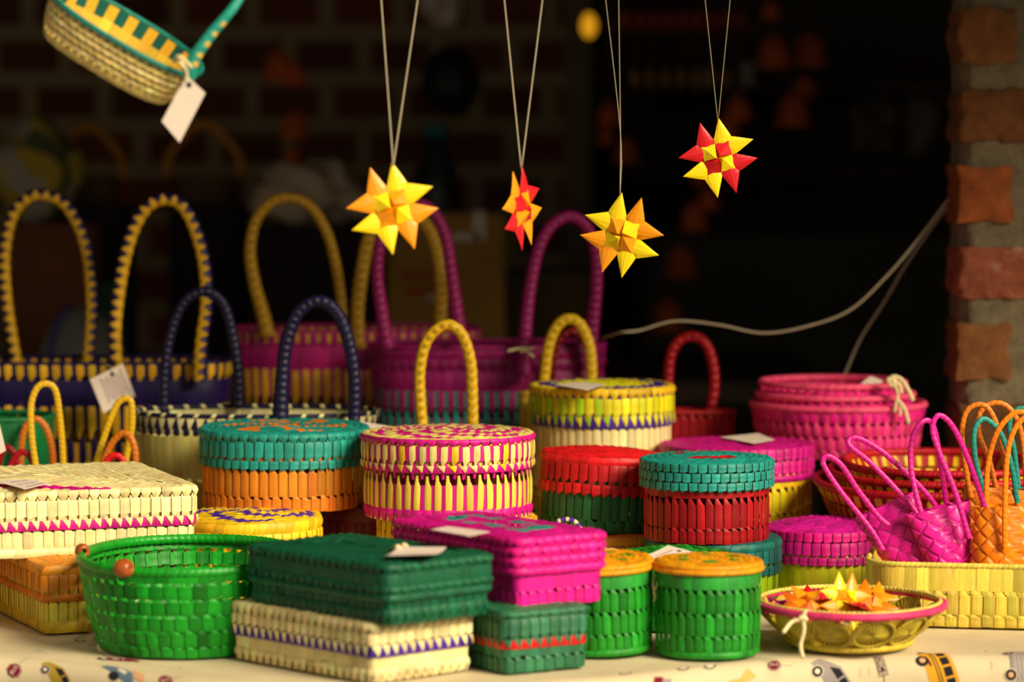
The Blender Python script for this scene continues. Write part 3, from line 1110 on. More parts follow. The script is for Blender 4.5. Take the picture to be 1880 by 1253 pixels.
lidded('round_box', 'yellow round woven box with a purple swirl lid, behind the green basket', 'box', (-.331, 4.10, T0 + .001), 0,
       Path(.090, .090), .102, .032, 44,
       [('bead', .2, YEL), ('panel', .6, YEL), ('panel', .6, YEL)],
       [('panel', .5, YEL, YEL, True), ('bead', .4, YEL)], swirl(YEL, PURPLE, 4, .22, .4), dome=.006)
lidded('round_box', 'teal-lidded orange round woven box standing on the yellow swirl box', 'box', (-.297, 4.245, T0 + .104), 0,
       Path(.108, .120, 2.3), .099, .046, 58,
       [('panel', .34, lin('D87A1C')), ('panel', .62, lin('DC8420'), lin('C06A14')), ('plain', .4, lin('C86E1C'))],
       [('panel', .28, TEAL, DTEAL, True), ('panel', .55, TEAL, DTEAL, True), ('knot', .26, TEAL)],
       swirl(TEAL, ORANGE, 6, .1, .35, 3), dome=.002)
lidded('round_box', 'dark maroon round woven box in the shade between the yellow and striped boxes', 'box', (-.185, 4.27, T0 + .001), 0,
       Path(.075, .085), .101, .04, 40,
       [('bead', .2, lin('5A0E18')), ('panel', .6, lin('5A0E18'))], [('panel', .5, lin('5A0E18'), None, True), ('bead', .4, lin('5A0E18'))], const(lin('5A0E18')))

# --- striped pink and yellow round box on a yellow box
lidded('round_box', 'plain yellow round woven box underneath the pink striped box', 'box', (-.070, 4.13, T0 + .001), 0,
       Path(.100, .100), .098, .035, 46,
       [('bead', .2, GOLD), ('panel', .6, YEL)], [('panel', .5, GOLD, YEL, True), ('panel', .4, GOLD, YEL, True)], const(GOLD))
py = lambda i, N: CREAM * np.array([1, .95, .72]) if (i * 7919) % 5 else YEL
lidded('round_box', 'round woven box striped pink and yellow, swirl lid, middle of the table', 'box', (-.0817, 4.15, T0 + .100), .3,
       Path(.1085, .1085), .104, .042, 50,
       [('knot', .16, MAGENTA, CREAM), ('slim', .44, lin('E8CE50'), MAGENTA), ('slim', .34, MAGENTA, lin('E8CE50'), True)],
       [('tooth', .24, py, MAGENTA), ('slim', .60, py, MAGENTA, True), ('knot', .24, MAGENTA, YEL)],
       swirl(lin('E8D070'), MAGENTA, 6, .28, .5), dome=.004, over=.0035, jit=.07)

# --- red-lidded green box on an orange one
lidded('round_box', 'orange round woven box under the red-lidded green box', 'box', (.118, 4.19, T0 + .001), 0,
       Path(.082, .082), .073, .03, 40,
       [('bead', .2, ORANGE), ('panel', .6, ORANGE)], [('panel', .5, lin('D28A1E'), ORANGE, True), ('bead', .3, lin('D28A1E'))], const(ORANGE))
gd = lambda i, N: lin('22663A') * (1 + .2 * math.sin(i * 2.9))
redbox = lidded('round_box', 'round green woven box with a bright red lid, slightly tilted', 'box', (.117, 4.20, T0 + .076), 1.0,
                Path(.084, .084), .096, .050, 42,
                [('panel', .22, gd), ('panel', .55, gd, lin('174A2C')), ('plain', .3, gd)],
                [('panel', .28, RED, DRED, True), ('panel', .50, lin('BE1018'), DRED, True), ('bead', .22, RED)],
                const(RED), ring=.008, dome=.008, over=.005, tilt=(.0, .0))
redbox.rotation_euler = (-.035, .055, 0)
mb = MB()
p0 = inv(redbox, P(1104, 822, 4.20))
for k in range(4):
    sweep(mb, [p0 + Vector((0, 0, -.001)), p0 + Vector((.002 * math.cos(k * 2), .002 * math.sin(k * 2), .004)), p0 + Vector((.004 * math.cos(k * 2), .004 * math.sin(k * 2), .007))], 8, .0007, .0007, (0, 1, 0), 5, CREAM)
mb.build('string_knot', STRING, redbox)

# --- cream lid with purple and its little ring, leafy green lid with the tag
lidded('round_box', 'small cream and purple round woven box behind the canisters, ring handle on its lid', 'box', (.083, 3.875, T0 + .001), 0,
       Path(.050, .050), .083, .03, 30,
       [('bead', .2, CREAM), ('panel', .6, CREAM)], [('tooth', .4, CREAM, PURPLE), ('bead', .3, CREAM)],
       lambda x, y, k, s: PURPLE if (x > .01 and y < -.005) else CREAM)
o = bpy.data.objects['round_box.006'] if 'round_box.006' in bpy.data.objects else None
ring_parent = [q for q in COL.objects if q.get('label', '').startswith('small cream and purple')][0]
handle(ring_parent, ring_parent.location, [P(1017, 985, 3.90), P(1016, 968, 3.90), P(1026, 957, 3.90), P(1042, 954, 3.90), P(1058, 960, 3.90), P(1067, 975, 3.90), P(1067, 990, 3.90)],
       .0028, .004, 'stripe', PURPLE, CREAM * .9, 'ring_handle', pitch=.010)
leaf = lidded('round_box', 'low green leafy-lidded woven box behind the two canisters, white tag on top', 'box', (.193, 3.862, T0 + .001), 0,
              Path(.068, .068), .083, .03, 36,
              [('bead', .2, GREEN), ('panel', .6, GREEN)], [('panel', .5, GREEN, DGREEN, True), ('bead', .3, GREEN)],
              lambda x, y, k, s: GREEN * (.5 + .7 * ((k + int(s * 20)) % 2)), dome=.007, tstyle='scale')
price_tag(leaf, [Pz(1183, 1021, .853), Pz(1226, 1002, .858), Pz(1300, 1021, .850), Pz(1222, 1033, .848)], (.85, .4), 2, bend=.001)

# --- teal box with lime base, dark red box with teal lid on it
lidded('round_box', 'teal-lidded lime round woven box beneath the dark red box', 'box', (.253, 4.08, T0 + .001), 0,
       Path(.0835, .0835), .077, .042, 44,
       [('bead', .2, LIME), ('plain', .8, LIME)],
       [('panel', .30, DTEAL, DTEAL * .7, True), ('panel', .5, DTEAL * 1.15, DTEAL, True), ('bead', .3, DTEAL)], const(DTEAL), dome=.006)
tealtop = lambda x, y, k, s: DRED if (k in (4, 5) and (.05 < s < .35 or .55 < s < .8)) else TEAL
dr = lambda i, N: DRED * (1 + .25 * math.sin(i * 2.1))
lidded('round_box', 'dark red round woven box with a teal lid, beside the red-lidded box', 'box', (.2435, 4.07, T0 + .080), .5,
       Path(.0825, .0825), .098, .034, 44,
       [('panel', .24, dr), ('panel', .46, dr, DRED * .7), ('plain', .34, dr)],
       [('panel', .32, TEAL, DTEAL, True), ('panel', .36, TEAL, DTEAL, True), ('panel', .34, TEAL, DTEAL, True)],
       tealtop, ring=.0085, over=.006, dome=.006)

# --- magenta lid with yellow base (front right), magenta lid with tag (behind)
lidded('round_box', 'magenta-lidded yellow-green round woven box beside the pale yellow tray', 'box', (.399, 4.165, T0 + .001), 0,
       Path(.076, .076), .080, .042, 40,
       [('bead', .2, LEMON * .85), ('plain', .8, lin('CFCB20'))],
       [('panel', .26, MAGENTA, PLUM, True), ('panel', .42, MAGENTA * 1.1, PLUM, True), ('panel', .3, PINK, PLUM, True)], const(lin('D61A98')), dome=.012, ring=.0085)
lidded('round_box', 'flat red round woven box supporting the magenta-lidded yellow box', 'box', (.303, 4.40, T0 + .001), 0,
       Path(.095, .095), .054, .02, 40, [('bead', .2, DRED), ('panel', .6, DRED)], [('panel', .5, DRED, None, True), ('bead', .3, DRED)], const(DRED))
magtag = lidded('round_box', 'magenta-lidded yellow round woven box with a white tag, in the back row', 'box', (.305, 4.415, T0 + .056), 0,
                Path(.103, .103), .109, .043, 50,
                [('panel', .3, YEL), ('panel', .4, lin('F0CC1C')), ('plain', .4, YEL)],
                [('bead', .2, MAGENTA), ('panel', .42, MAGENTA, PLUM, True), ('panel', .4, MAGENTA, PLUM, True)], const(MAGENTA), dome=.003)
price_tag(magtag, [Pz(1322, 803, .922), Pz(1392, 796, .923), Pz(1422, 808, .922), Pz(1384, 815, .922)], None, 0)

# --- yellow and blue lid on a cream base
lidded('round_box', 'plain golden round woven box directly under the cream box with yellow and purple lid', 'box', (.122, 4.50, T0 + .001), 0,
       Path(.092, .092), .098, .03, 42, [('bead', .2, GOLD), ('panel', .6, GOLD), ('panel', .6, GOLD)], [('panel', .5, GOLD, None, True), ('bead', .3, GOLD)], const(GOLD))
ybtop = lambda x, y, k, s: YEL if k == 0 else (PURPLE * .8 if k in (1, 2, 3) and not (k == 3 and (s * 16) % 1 < .5) else LEMON)
ylm = lambda i, N: (LIME * 1.05 if i % 2 == 0 else lin('E2D81E')) if (i / N + .02) % 1 > .45 and (i / N) < .80 else lin('E8E010')
yb = lidded('round_box', 'round woven box with a yellow and purple lid on a cream base, back row', 'box', (.124, 4.50, T0 + .101), -.2,
            Path(.0985, .0985), .138, .052, 50,
            [('bead', .14, CREAM), ('panel', .5, CREAM), ('panel', .5, CREAM), ('plain', .35, CREAM)],
            [('tooth', .30, ylm, PURPLE), ('panel', .50, ylm, YEL, True), ('knot', .26, YEL, PURPLE)], ybtop, ring=.009, dome=.003, over=.005)
price_tag(yb, [Pz(1018, 707, .996), Pz(1060, 702, .996), Pz(1112, 706, .996), Pz(1078, 717, .996)], None, 0)

# --- nested pink baskets
pk = lambda i, N: ROSE if i % 2 else PINK
pr = [('panel', .22, ROSE, PINK), ('slim', .30, ROSE, PINK), ('slim', .30, ROSE, PINK), ('slim', .3, PINK, ROSE)]
NP = (.462, 4.615)
nest = []
for k, (r, z0_, h, lab) in enumerate(((.121, .134, .070, 'largest of the three nested pink round baskets, outermost one at the bottom'),
                                      (.109, .150, .068, 'middle one of the three nested pink round baskets'),
                                      (.101, .170, .064, 'smallest of the three nested pink round baskets, on top with string tie'))):
    b_ = basket('nested_basket', lab, 'basket', (NP[0] - .004 * k, NP[1], T0 + z0_), .2, Path(r, r), h, 52 - 4 * k, pr if k == 0 else pr[2:], -.010, lin('F04E7C'), .0052, 'nested pink round baskets')
    nest.append(b_)
tp = nest[-1]
price_tag(tp, [P(1580, 705, 4.56), P(1598, 691, 4.57), P(1622, 700, 4.56), P(1606, 712, 4.55)], None, 0)
mb = MB()
for pts, r in ((((1632, 700), (1640, 692), (1655, 698), (1668, 718), (1676, 736)), .0032), (((1636, 698), (1650, 706), (1655, 722)), .003),
               (((1640, 702), (1648, 722), (1646, 736), (1642, 757)), .0022), (((1648, 735), (1660, 750), (1668, 778)), .0026), (((1648, 735), (1653, 745), (1652, 764)), .002),
               (((1628, 702), (1634, 697), (1642, 700), (1640, 708), (1632, 706)), .004)):
    sweep(mb, [inv(tp, P(q[0], q[1], 4.50)) for q in pts], 24, r, r, (0, 1, 0), 7, lin('F0D8B0'), lambda s, th: 1 + .12 * np.sin(s * 900 + th))
mb.build('string', STRING, tp)

# --- nested red and yellow oval trays
ry_ = [('panel', .2, DRED, YEL), ('slim', .3, DRED, YEL), ('slim', .34, YEL, DRED)]
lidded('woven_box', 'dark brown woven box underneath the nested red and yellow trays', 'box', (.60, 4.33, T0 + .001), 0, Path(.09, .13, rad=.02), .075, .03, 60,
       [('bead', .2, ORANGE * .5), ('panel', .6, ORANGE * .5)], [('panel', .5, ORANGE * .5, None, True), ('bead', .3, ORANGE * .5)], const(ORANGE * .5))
for k, (a, b_, z0_, h, lab) in enumerate(((.150, .185, .080, .047, 'largest of the nested red and yellow oval trays, outermost'),
                                          (.138, .172, .092, .048, 'middle one of the nested red and yellow oval trays'),
                                          (.126, .158, .106, .046, 'smallest of the nested red and yellow oval trays, topmost'))):
    basket('nested_tray', lab, 'tray', (.553 + .006 * k, 4.285, T0 + z0_), 0, Path(a, b_, 2.4), h, 62 - 4 * k, ry_, -.020, lin('B81020'), .0055, 'nested red and yellow trays')

# --- pale yellow square tray with mini totes
W, L = .30, .20
an = -10
fl = (.418, 3.845)
ca, sa = math.cos(math.radians(an)), math.sin(math.radians(an))
cx, cy = fl[0] + ca * W / 2 - sa * L / 2, fl[1] + sa * W / 2 + ca * L / 2
TRAY = (cx, cy, T0 + .001)
ty = lambda i, N: lin('E4CE56') * (1 + .14 * math.sin(i * 2.7))
tray = basket('square_tray', 'pale yellow rounded square woven tray holding small tote bags, right end', 'tray', TRAY, math.radians(an), Path(W / 2, L / 2, rad=.04), .074, 66,
              [('panel', .26, ty), ('panel', .5, ty), ('plain', .52, ty)], -.012, lin('E0CC5A'), .0035, bulge=.003)

# ------------------------------------------------------------------ plaited mini totes
def plaited(mb, Wt, Wb, H, Tt, Tb, col, tile=.0145, lean=0.0, res=.0011):
    """pouch of diagonal plaiting, flat at the top, fuller below"""
    per = 2 * (max(Wt, Wb) + .5 * max(Tt, Tb))
    n = int(per / res); nh = int(H / res)
    u = np.arange(n) / n * 2 * np.pi
    k = np.linspace(0, 1, nh)
    c, s = np.cos(u), np.sin(u)
    cx = np.sign(c) * np.abs(c) ** .62
    sy = np.sign(s) * np.abs(s) ** .9
    Wk = Wb + (Wt - Wb) * k
    Tk = Tb * np.sin(np.pi * np.clip(k * .62 + .28, 0, 1)) * (1 - .55 * k) + Tt * k
    px_, py_ = cx * (Wt + Wb) / 4, sy * (Tt + Tb) / 4
    seg = np.hypot(np.roll(px_, -1) - px_, np.roll(py_, -1) - py_)
    arc = np.r_[0, np.cumsum(seg)[:-1]]
    tile = arc[-1] * 1.414 / (2 * round(arc[-1] * 1.414 / tile / 2))
    S, Z = np.meshgrid(arc, k * H, indexing='ij')
    a, b = (S + Z) / tile / 1.414, (S - Z) / tile / 1.414
    i, j = np.floor(a), np.floor(b)
    over = ((i + j) % 2 == 0)
    fa, fb = a - i, b - j
    ha = np.sin(np.pi * fa) ** .5 * (.55 + .45 * np.sin(np.pi * fb))
    hb = np.sin(np.pi * fb) ** .5 * (.55 + .45 * np.sin(np.pi * fa))
    edge_d = np.minimum(np.minimum(fa, 1 - fa), np.minimum(fb, 1 - fb))
    h = np.minimum(1, edge_d * 7)
    off = .0009 * h + .0011 * np.where(over, np.sin(np.pi * fb), np.sin(np.pi * fa) * .5) * h + .0007 * np.where(over, fa, -fb)
    X = (cx[:, None] * (Wk / 2)[None]) + c[:, None] * off + lean * Z
    Y = (sy[:, None] * (Tk / 2)[None]) + s[:, None] * off
    V = np.stack([X, Y, Z], -1).reshape(-1, 3)
    rid = np.where(over, i * 7 + 3, j * 13 + 11)
    sh = .84 + .26 * ((np.sin(rid * 12.9898) * 43758.5453) % 1)
    C = np.clip(col[None, None] * sh[..., None] * (1 - .30 * (h < .42))[..., None], 0, .95).reshape(-1, 3)  # crease shading between the strands is put into the colour
    idx = np.arange(n * nh).reshape(n, nh)
    nx = np.roll(idx, -1, 0)
    Fc = np.stack([idx[:, :-1], nx[:, :-1], nx[:, 1:], idx[:, 1:]], -1).reshape(-1, 4)
    mb.add(V, Fc, C, np.stack([np.where(over, a, b), np.where(over, b, a), rid], -1).reshape(-1, 3))
    mb.add(V.reshape(n, nh, 3)[:, 0], [list(range(n))[::-1]], col)


def mini_tote(label, px, py_bottom, D, Wt, Wb, H, Tt, Tb, col, roll, yaw, handles, group=None, lean=0.0, hr=.0034, cat='tote bag'):
    loc = P(px, py_bottom, D)
    t = thing('mini_tote', label, cat, loc, (0, 0, 0), group)
    mb = MB()
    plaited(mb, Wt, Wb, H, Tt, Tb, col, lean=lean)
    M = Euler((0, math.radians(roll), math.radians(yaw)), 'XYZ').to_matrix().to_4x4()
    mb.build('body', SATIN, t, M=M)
    for pts, D0, D1 in handles:
        n = len(pts)
        wp = [P(q[0], q[1], D0 + (D1 - D0) * i / (n - 1)) for i, q in enumerate(pts)]
        handle(t, loc, wp, hr, hr * .75, 'wrap', col, pitch=.0072)
    return t


MG = lin('DE1296')
mini_tote('magenta plaited mini tote leaning left in the yellow tray', 1688, 1062, 3.915, .078, .046, .098, .012, .040, MG, -26, -12,
          [(((1622, 1012), (1598, 972), (1545, 905), (1516, 862), (1511, 845), (1521, 838), (1545, 855), (1575, 900), (1612, 948), (1632, 966)), 3.875, 3.885),
           (((1700, 965), (1662, 917), (1600, 852), (1563, 822), (1558, 809), (1576, 805), (1620, 830), (1670, 875), (1702, 908), (1718, 930)), 3.90, 3.92)])
mini_tote('magenta plaited mini tote standing upright in the yellow tray', 1748, 1062, 3.90, .078, .044, .088, .012, .040, MG * 1.05, -12, 10,
          [(((1697, 962), (1680, 900), (1672, 850), (1677, 800), (1697, 773), (1714, 785), (1727, 850), (1738, 930)), 3.885, 3.92),
           (((1780, 990), (1754, 905), (1724, 830), (1712, 787), (1724, 763), (1750, 785), (1780, 850), (1808, 932)), 3.870, 3.89)])
mini_tote('orange plaited mini tote at the right end of the yellow tray', 1862, 1062, 3.885, .088, .106, .088, .02, .045, TANG, -2, 6,
          [(((1810, 945), (1813, 860), (1828, 800), (1852, 766), (1876, 757), (1896, 775), (1910, 850), (1914, 945)), 3.895, 3.90),
           (((1845, 1008), (1845, 930), (1849, 840), (1862, 790), (1886, 766), (1908, 790), (1920, 880), (1922, 1000)), 3.855, 3.86)])
mini_tote('orange plaited mini tote behind the others in the yellow tray', 1815, 1020, 4.00, .075, .062, .085, .02, .03, ORANGE, 5, -8,
          [(((1783, 915), (1773, 860), (1766, 800), (1774, 757), (1797, 743), (1817, 754), (1836, 800), (1848, 880)), 3.99, 3.99),
           (((1836, 930), (1817, 850), (1797, 795), (1800, 757), (1826, 740), (1855, 752), (1876, 800), (1885, 900)), 4.01, 4.01)])
mini_tote('teal plaited mini tote behind the orange ones in the yellow tray', 1880, 1015, 4.02, .07, .05, .080, .02, .03, TEAL, 0, 0,
          [(((1810, 912), (1792, 850), (1788, 800), (1797, 775), (1812, 771), (1838, 798), (1858, 860), (1868, 925)), 3.965, 3.985),
           (((1872, 920), (1862, 830), (1853, 785), (1860, 758), (1882, 752), (1905, 790), (1920, 900)), 4.03, 4.03)])

# ------------------------------------------------------------------ mini totes behind the cream box (left)
YB = lin('E2B41A')
mini_tote('yellow mini tote behind the cream box at the left', 150, 1010, 4.37, .15, .14, .100, .05, .06, YB, 0, 12,
          [(((73, 905), (66, 860), (58, 800), (57, 745), (68, 713), (85, 705), (101, 716), (109, 760), (115, 830), (117, 905)), 4.33, 4.35),
           (((160, 905), (172, 865), (192, 800), (212, 748), (228, 733), (241, 740), (242, 785), (233, 835), (222, 905)), 4.36, 4.36)], hr=.0045)
mini_tote('orange mini tote tucked beside the yellow one behind the cream box', 140, 1000, 4.46, .15, .13, .095, .03, .04, ORANGE * .85, 0, 12,
          [(((39, 905), (38, 850), (42, 800), (54, 775), (68, 770), (85, 788), (96, 830), (99, 905)), 4.44, 4.45),
           (((170, 905), (188, 855), (205, 815), (226, 796), (242, 808), (249, 845), (243, 905)), 4.33, 4.32)], hr=.0048)
mini_tote('small red mini tote behind the cream box, handle barely showing', 205, 1000, 4.30, .07, .06, .10, .02, .03, RED, 0, 0,
          [(((181, 905), (186, 868), (200, 842), (214, 837), (227, 848), (233, 880), (232, 905)), 4.29, 4.29)], hr=.0045)
mini_tote('dark red mini tote at the far left, behind the cream box', 45, 1000, 4.36, .09, .07, .10, .02, .03, DRED, 0, 0,
          [(((12, 905), (18, 862), (30, 838), (44, 830), (58, 845), (66, 880), (68, 905)), 4.34, 4.34),
           (((-8, 905), (-2, 850), (10, 822), (26, 835), (33, 870), (34, 905)), 4.38, 4.38)], hr=.0045)
gl = basket('open_basket', 'dark green basket with a red lower band at the far left edge', 'basket', (-.765, 4.53, T0 + .001), 0, Path(.125, .075, 3.0), .192, 50,
            [('plain', .2, DRED), ('slim', .3, GREEN * .8, DRED), ('slim', .3, GREEN * .8, DRED), ('plain', .45, lin('10703A'))], -.01, lin('10703A'), .004)
price_tag(gl, [P(-22, 770, 4.20), P(-4, 765, 4.20), P(11, 828, 4.20), P(-8, 838, 4.20)], None, 0)

# ------------------------------------------------------------------ tall totes at the back
def px_handle(t, pts, D0, D1, r1, r2, style, c1, c2=None, pitch=.012, taper=None):
    n = len(pts)
    wp = [P(q[0], q[1], D0 + (D1 - D0) * i / (n - 1)) for i, q in enumerate(pts)]
    return handle(t, t.location, wp, r1, r2, style, c1, c2, pitch=pitch, taper=taper)


DPU = lin('2A1268') * .38
YH = lin('DCA81A')
Z1 = .258
big = basket('tote_bag', 'large tote bag striped yellow and dark purple, tall saw-toothed handles, back left', 'tote bag', (-.625, 4.72, T0 + .001), 0, Path(.218, .085, 3.2), Z1, 62,
             [('bead', .05, DPU), ('slim', .20, YH * .9, DPU), ('slim', .20, DPU, YH * .8), ('slim', .20, YH, DPU, True), ('slim', .20, DPU, YH * .9), ('slim', .24, YH, DPU, True), ('bead', .22, DPU), ('slim', .13, YH, DPU, True)],
             -.018, DPU, .003, jit=.03)
px_handle(big, ((34, 690), (22, 620), (11, 540), (9, 460), (24, 395), (52, 363), (82, 358), (118, 374), (147, 420), (163, 480), (169, 560), (166, 620), (160, 690)), 4.79, 4.79, .0088, .010, 'saw', YH, DPU * .8, pitch=.0155)
px_handle(big, ((218, 705), (212, 640), (213, 580), (226, 490), (246, 420), (272, 379), (304, 366), (335, 378), (360, 425), (376, 490), (379, 560), (370, 630), (366, 700)), 4.63, 4.63, .0092, .010, 'saw', YH, DPU, pitch=.0155)
price_tag(big, [P(190, 759, 4.56), P(165, 697, 4.56), P(226, 668, 4.56), P(249, 728, 4.57)], (.87, .62), 8, bend=.001)
mb = MB()
sweep(mb, [inv(big, P(192, 670, 4.60)), inv(big, P(203, 674, 4.57)), inv(big, P(210, 684, 4.555))], 14, .0009, .0009, (0, 1, 0), 6, CREAM)
mb.build('string', STRING, big)

NV = lin('1A1448') * .6
cb = basket('tote_bag', 'cream round-bottomed tote bag with navy saw-tooth rim and navy braided handles', 'tote bag', (-.349, 4.455, T0 + .001), 0, Path(.166, .090, 2.3), .205, 60,
            [('panel', .12, OLIVE * .8), ('panel', .14, OLIVE), ('panel', .14, OLIVE), ('panel', .14, OLIVE * 1.1), ('panel', .14, OLIVE * 1.2), ('plain', .32, lin('BDB468')), ('slim', .06, NV, lin('CFC68A'), True), ('tooth', .10, NV, lin('DCD49A'), True)],
            -.055, lambda i, N: NV if i % 4 else lin('DCD49A'), .0034, bulge=.014, jit=.03)
px_handle(cb, ((302, 760), (302, 690), (312, 620), (334, 562), (362, 538), (388, 538), (412, 562), (428, 620), (437, 690), (438, 750)), 4.52, 4.53, .0072, .010, 'braid', NV * .8, pitch=.010)
px_handle(cb, ((514, 785), (517, 720), (524, 640), (543, 582), (572, 556), (600, 557), (625, 585), (643, 640), (651, 700), (650, 775)), 4.362, 4.362, .0085, .011, 'braid', NV, pitch=.010,
          taper=lambda u: 1 + .45 * (1 - u) ** 6)
price_tag(cb, [P(630, 779, 4.345), P(660, 774, 4.36), P(720, 784, 4.345), P(690, 790, 4.33)], None, 0)

myt = basket('tote_bag', 'magenta and yellow striped tote bag with tall yellow braided handles', 'tote bag', (-.236, 4.965, T0 + .001), .05, Path(.188, .085, 3.2), .290, 60,
             [('bead', .05, PLUM), ('slim', .18, PLUM, YH), ('slim', .18, YH, PLUM, True), ('slim', .2, PLUM, YH), ('slim', .22, PLUM, YH * .9), ('slim', .23, YH, PLUM, True), ('bead', .17, lin('B01470')), ('slim', .10, PLUM, YH, True)],
             -.02, lin('A81468'), .003, jit=.03)
YD = lin('C0921A')
px_handle(myt, ((488, 618), (478, 575), (463, 520), (455, 460), (466, 405), (495, 372), (530, 364), (566, 380), (595, 425), (611, 480), (621, 540), (626, 590), (628, 640)), 4.885, 4.90, .0075, .013, 'braid', YD, pitch=.014,
          taper=lambda u: 1 + .5 * (1 - u) ** 4)
px_handle(myt, ((655, 640), (652, 570), (660, 500), (672, 440), (690, 400), (722, 382), (752, 390), (782, 420), (800, 470), (806, 530), (803, 600), (800, 640)), 4.885, 4.90, .0098, .012, 'braid', YD, pitch=.014)

MV = lin('90105E')
mt = basket('tote_bag', 'dark magenta tote bag with a teal band and thick magenta handles, back row centre', 'tote bag', (-.036, 4.80, T0 + .001), 0, Path(.172, .088, 2.8), .276, 60,
            [('bead', .05, MV), ('slim', .13, TEAL * .8, MV), ('slim', .13, MV, TEAL * .7), ('slim', .13, TEAL * .8, MV), ('panel', .05, MV), ('slim', .13, TEAL * .9, MV * .8), ('slim', .10, MV, TEAL * .7, True), ('bead', .10, MV), ('knot', .06, MV * .8), ('bead', .06, MV)],
            -.015, MV, .004, jit=.03)
px_handle(mt, ((712, 640), (702, 580), (693, 500), (702, 430), (728, 385), (765, 373), (797, 392), (819, 440), (830, 510), (838, 570), (845, 620)), 4.69, 4.70, .0085, .013, 'braid', MV, pitch=.012,
          taper=lambda u: 1 + .35 * (2 * abs(u - .5)) ** 4)
px_handle(mt, ((960, 690), (964, 620), (972, 540), (988, 460), (1012, 415), (1045, 398), (1075, 415), (1093, 460), (1095, 520), (1088, 590), (1082, 640)), 4.685, 4.76, .0088, .013, 'braid', MV, pitch=.012,
          taper=lambda u: 1 + .35 * (2 * abs(u - .5)) ** 4)
mb = MB()
for pts in (((932, 645), (945, 642), (958, 640), (980, 640)), ((958, 641), (968, 646), (980, 656)), ((956, 638), (962, 644), (956, 647))):
    sweep(mb, [inv(mt, P(q[0], q[1], 4.665)) for q in pts], 16, .0018, .0018, (0, 1, 0), 6, CREAM)
mb.build('string_bow', STRING, mt)

# --- yellow-handled and red-handled bags half hidden in the middle
yb1 = basket('tote_bag', 'yellow tote bag mostly hidden behind the pink striped box, one braided handle up', 'tote bag', (-.085, 4.40, T0 + .001), 0, Path(.09, .06, 2.6), .180, 34,
             [('panel', .2, GOLD), ('panel', .2, GOLD), ('panel', .2, GOLD), ('panel', .2, GOLD)], -.01, GOLD, .004)
px_handle(yb1, ((778, 805), (772, 740), (771, 680), (782, 630), (805, 603), (828, 598), (850, 618), (864, 665), (867, 720), (868, 800)), 4.345, 4.345, .0075, .010, 'braid', lin('D8AC14'), pitch=.012)
yb2 = basket('tote_bag', 'yellow tote bag behind the purple-edged yellow lid, one braided handle up', 'tote bag', (.076, 4.648, T0 + .001), 0, Path(.065, .026, 2.6), .215, 26,
             [('panel', .2, GOLD), ('panel', .2, GOLD), ('panel', .2, GOLD), ('panel', .2, GOLD)], -.006, GOLD, .003)
px_handle(yb2, ((997, 735), (1001, 680), (1009, 630), (1025, 597), (1047, 586), (1068, 600), (1083, 640), (1086, 690), (1084, 735)), 4.622, 4.622, .0078, .010, 'braid', lin('D8AC14'), pitch=.012)
rb = basket('tote_bag', 'dark red tote bag behind the back row, red handles showing', 'tote bag', (.19, 4.70, T0 + .001), 0, Path(.13, .028, 2.6), .185, 44,
            [('panel', .2, DRED), ('panel', .2, DRED), ('panel', .2, DRED), ('panel', .2, DRED)], -.01, DRED, .004)
px_handle(rb, ((1008, 740), (1013, 680), (1022, 635), (1040, 612), (1060, 612), (1080, 640), (1094, 690), (1098, 745)), 4.705, 4.705, .006, .012, 'braid', lin('7E0A18'), pitch=.012)
px_handle(rb, ((1224, 800), (1226, 720), (1230, 660), (1245, 628), (1270, 618), (1294, 630), (1308, 665), (1311, 710), (1302, 765), (1296, 800)), 4.70, 4.70, .0075, .012, 'braid', lin('A80C1C'), pitch=.012)

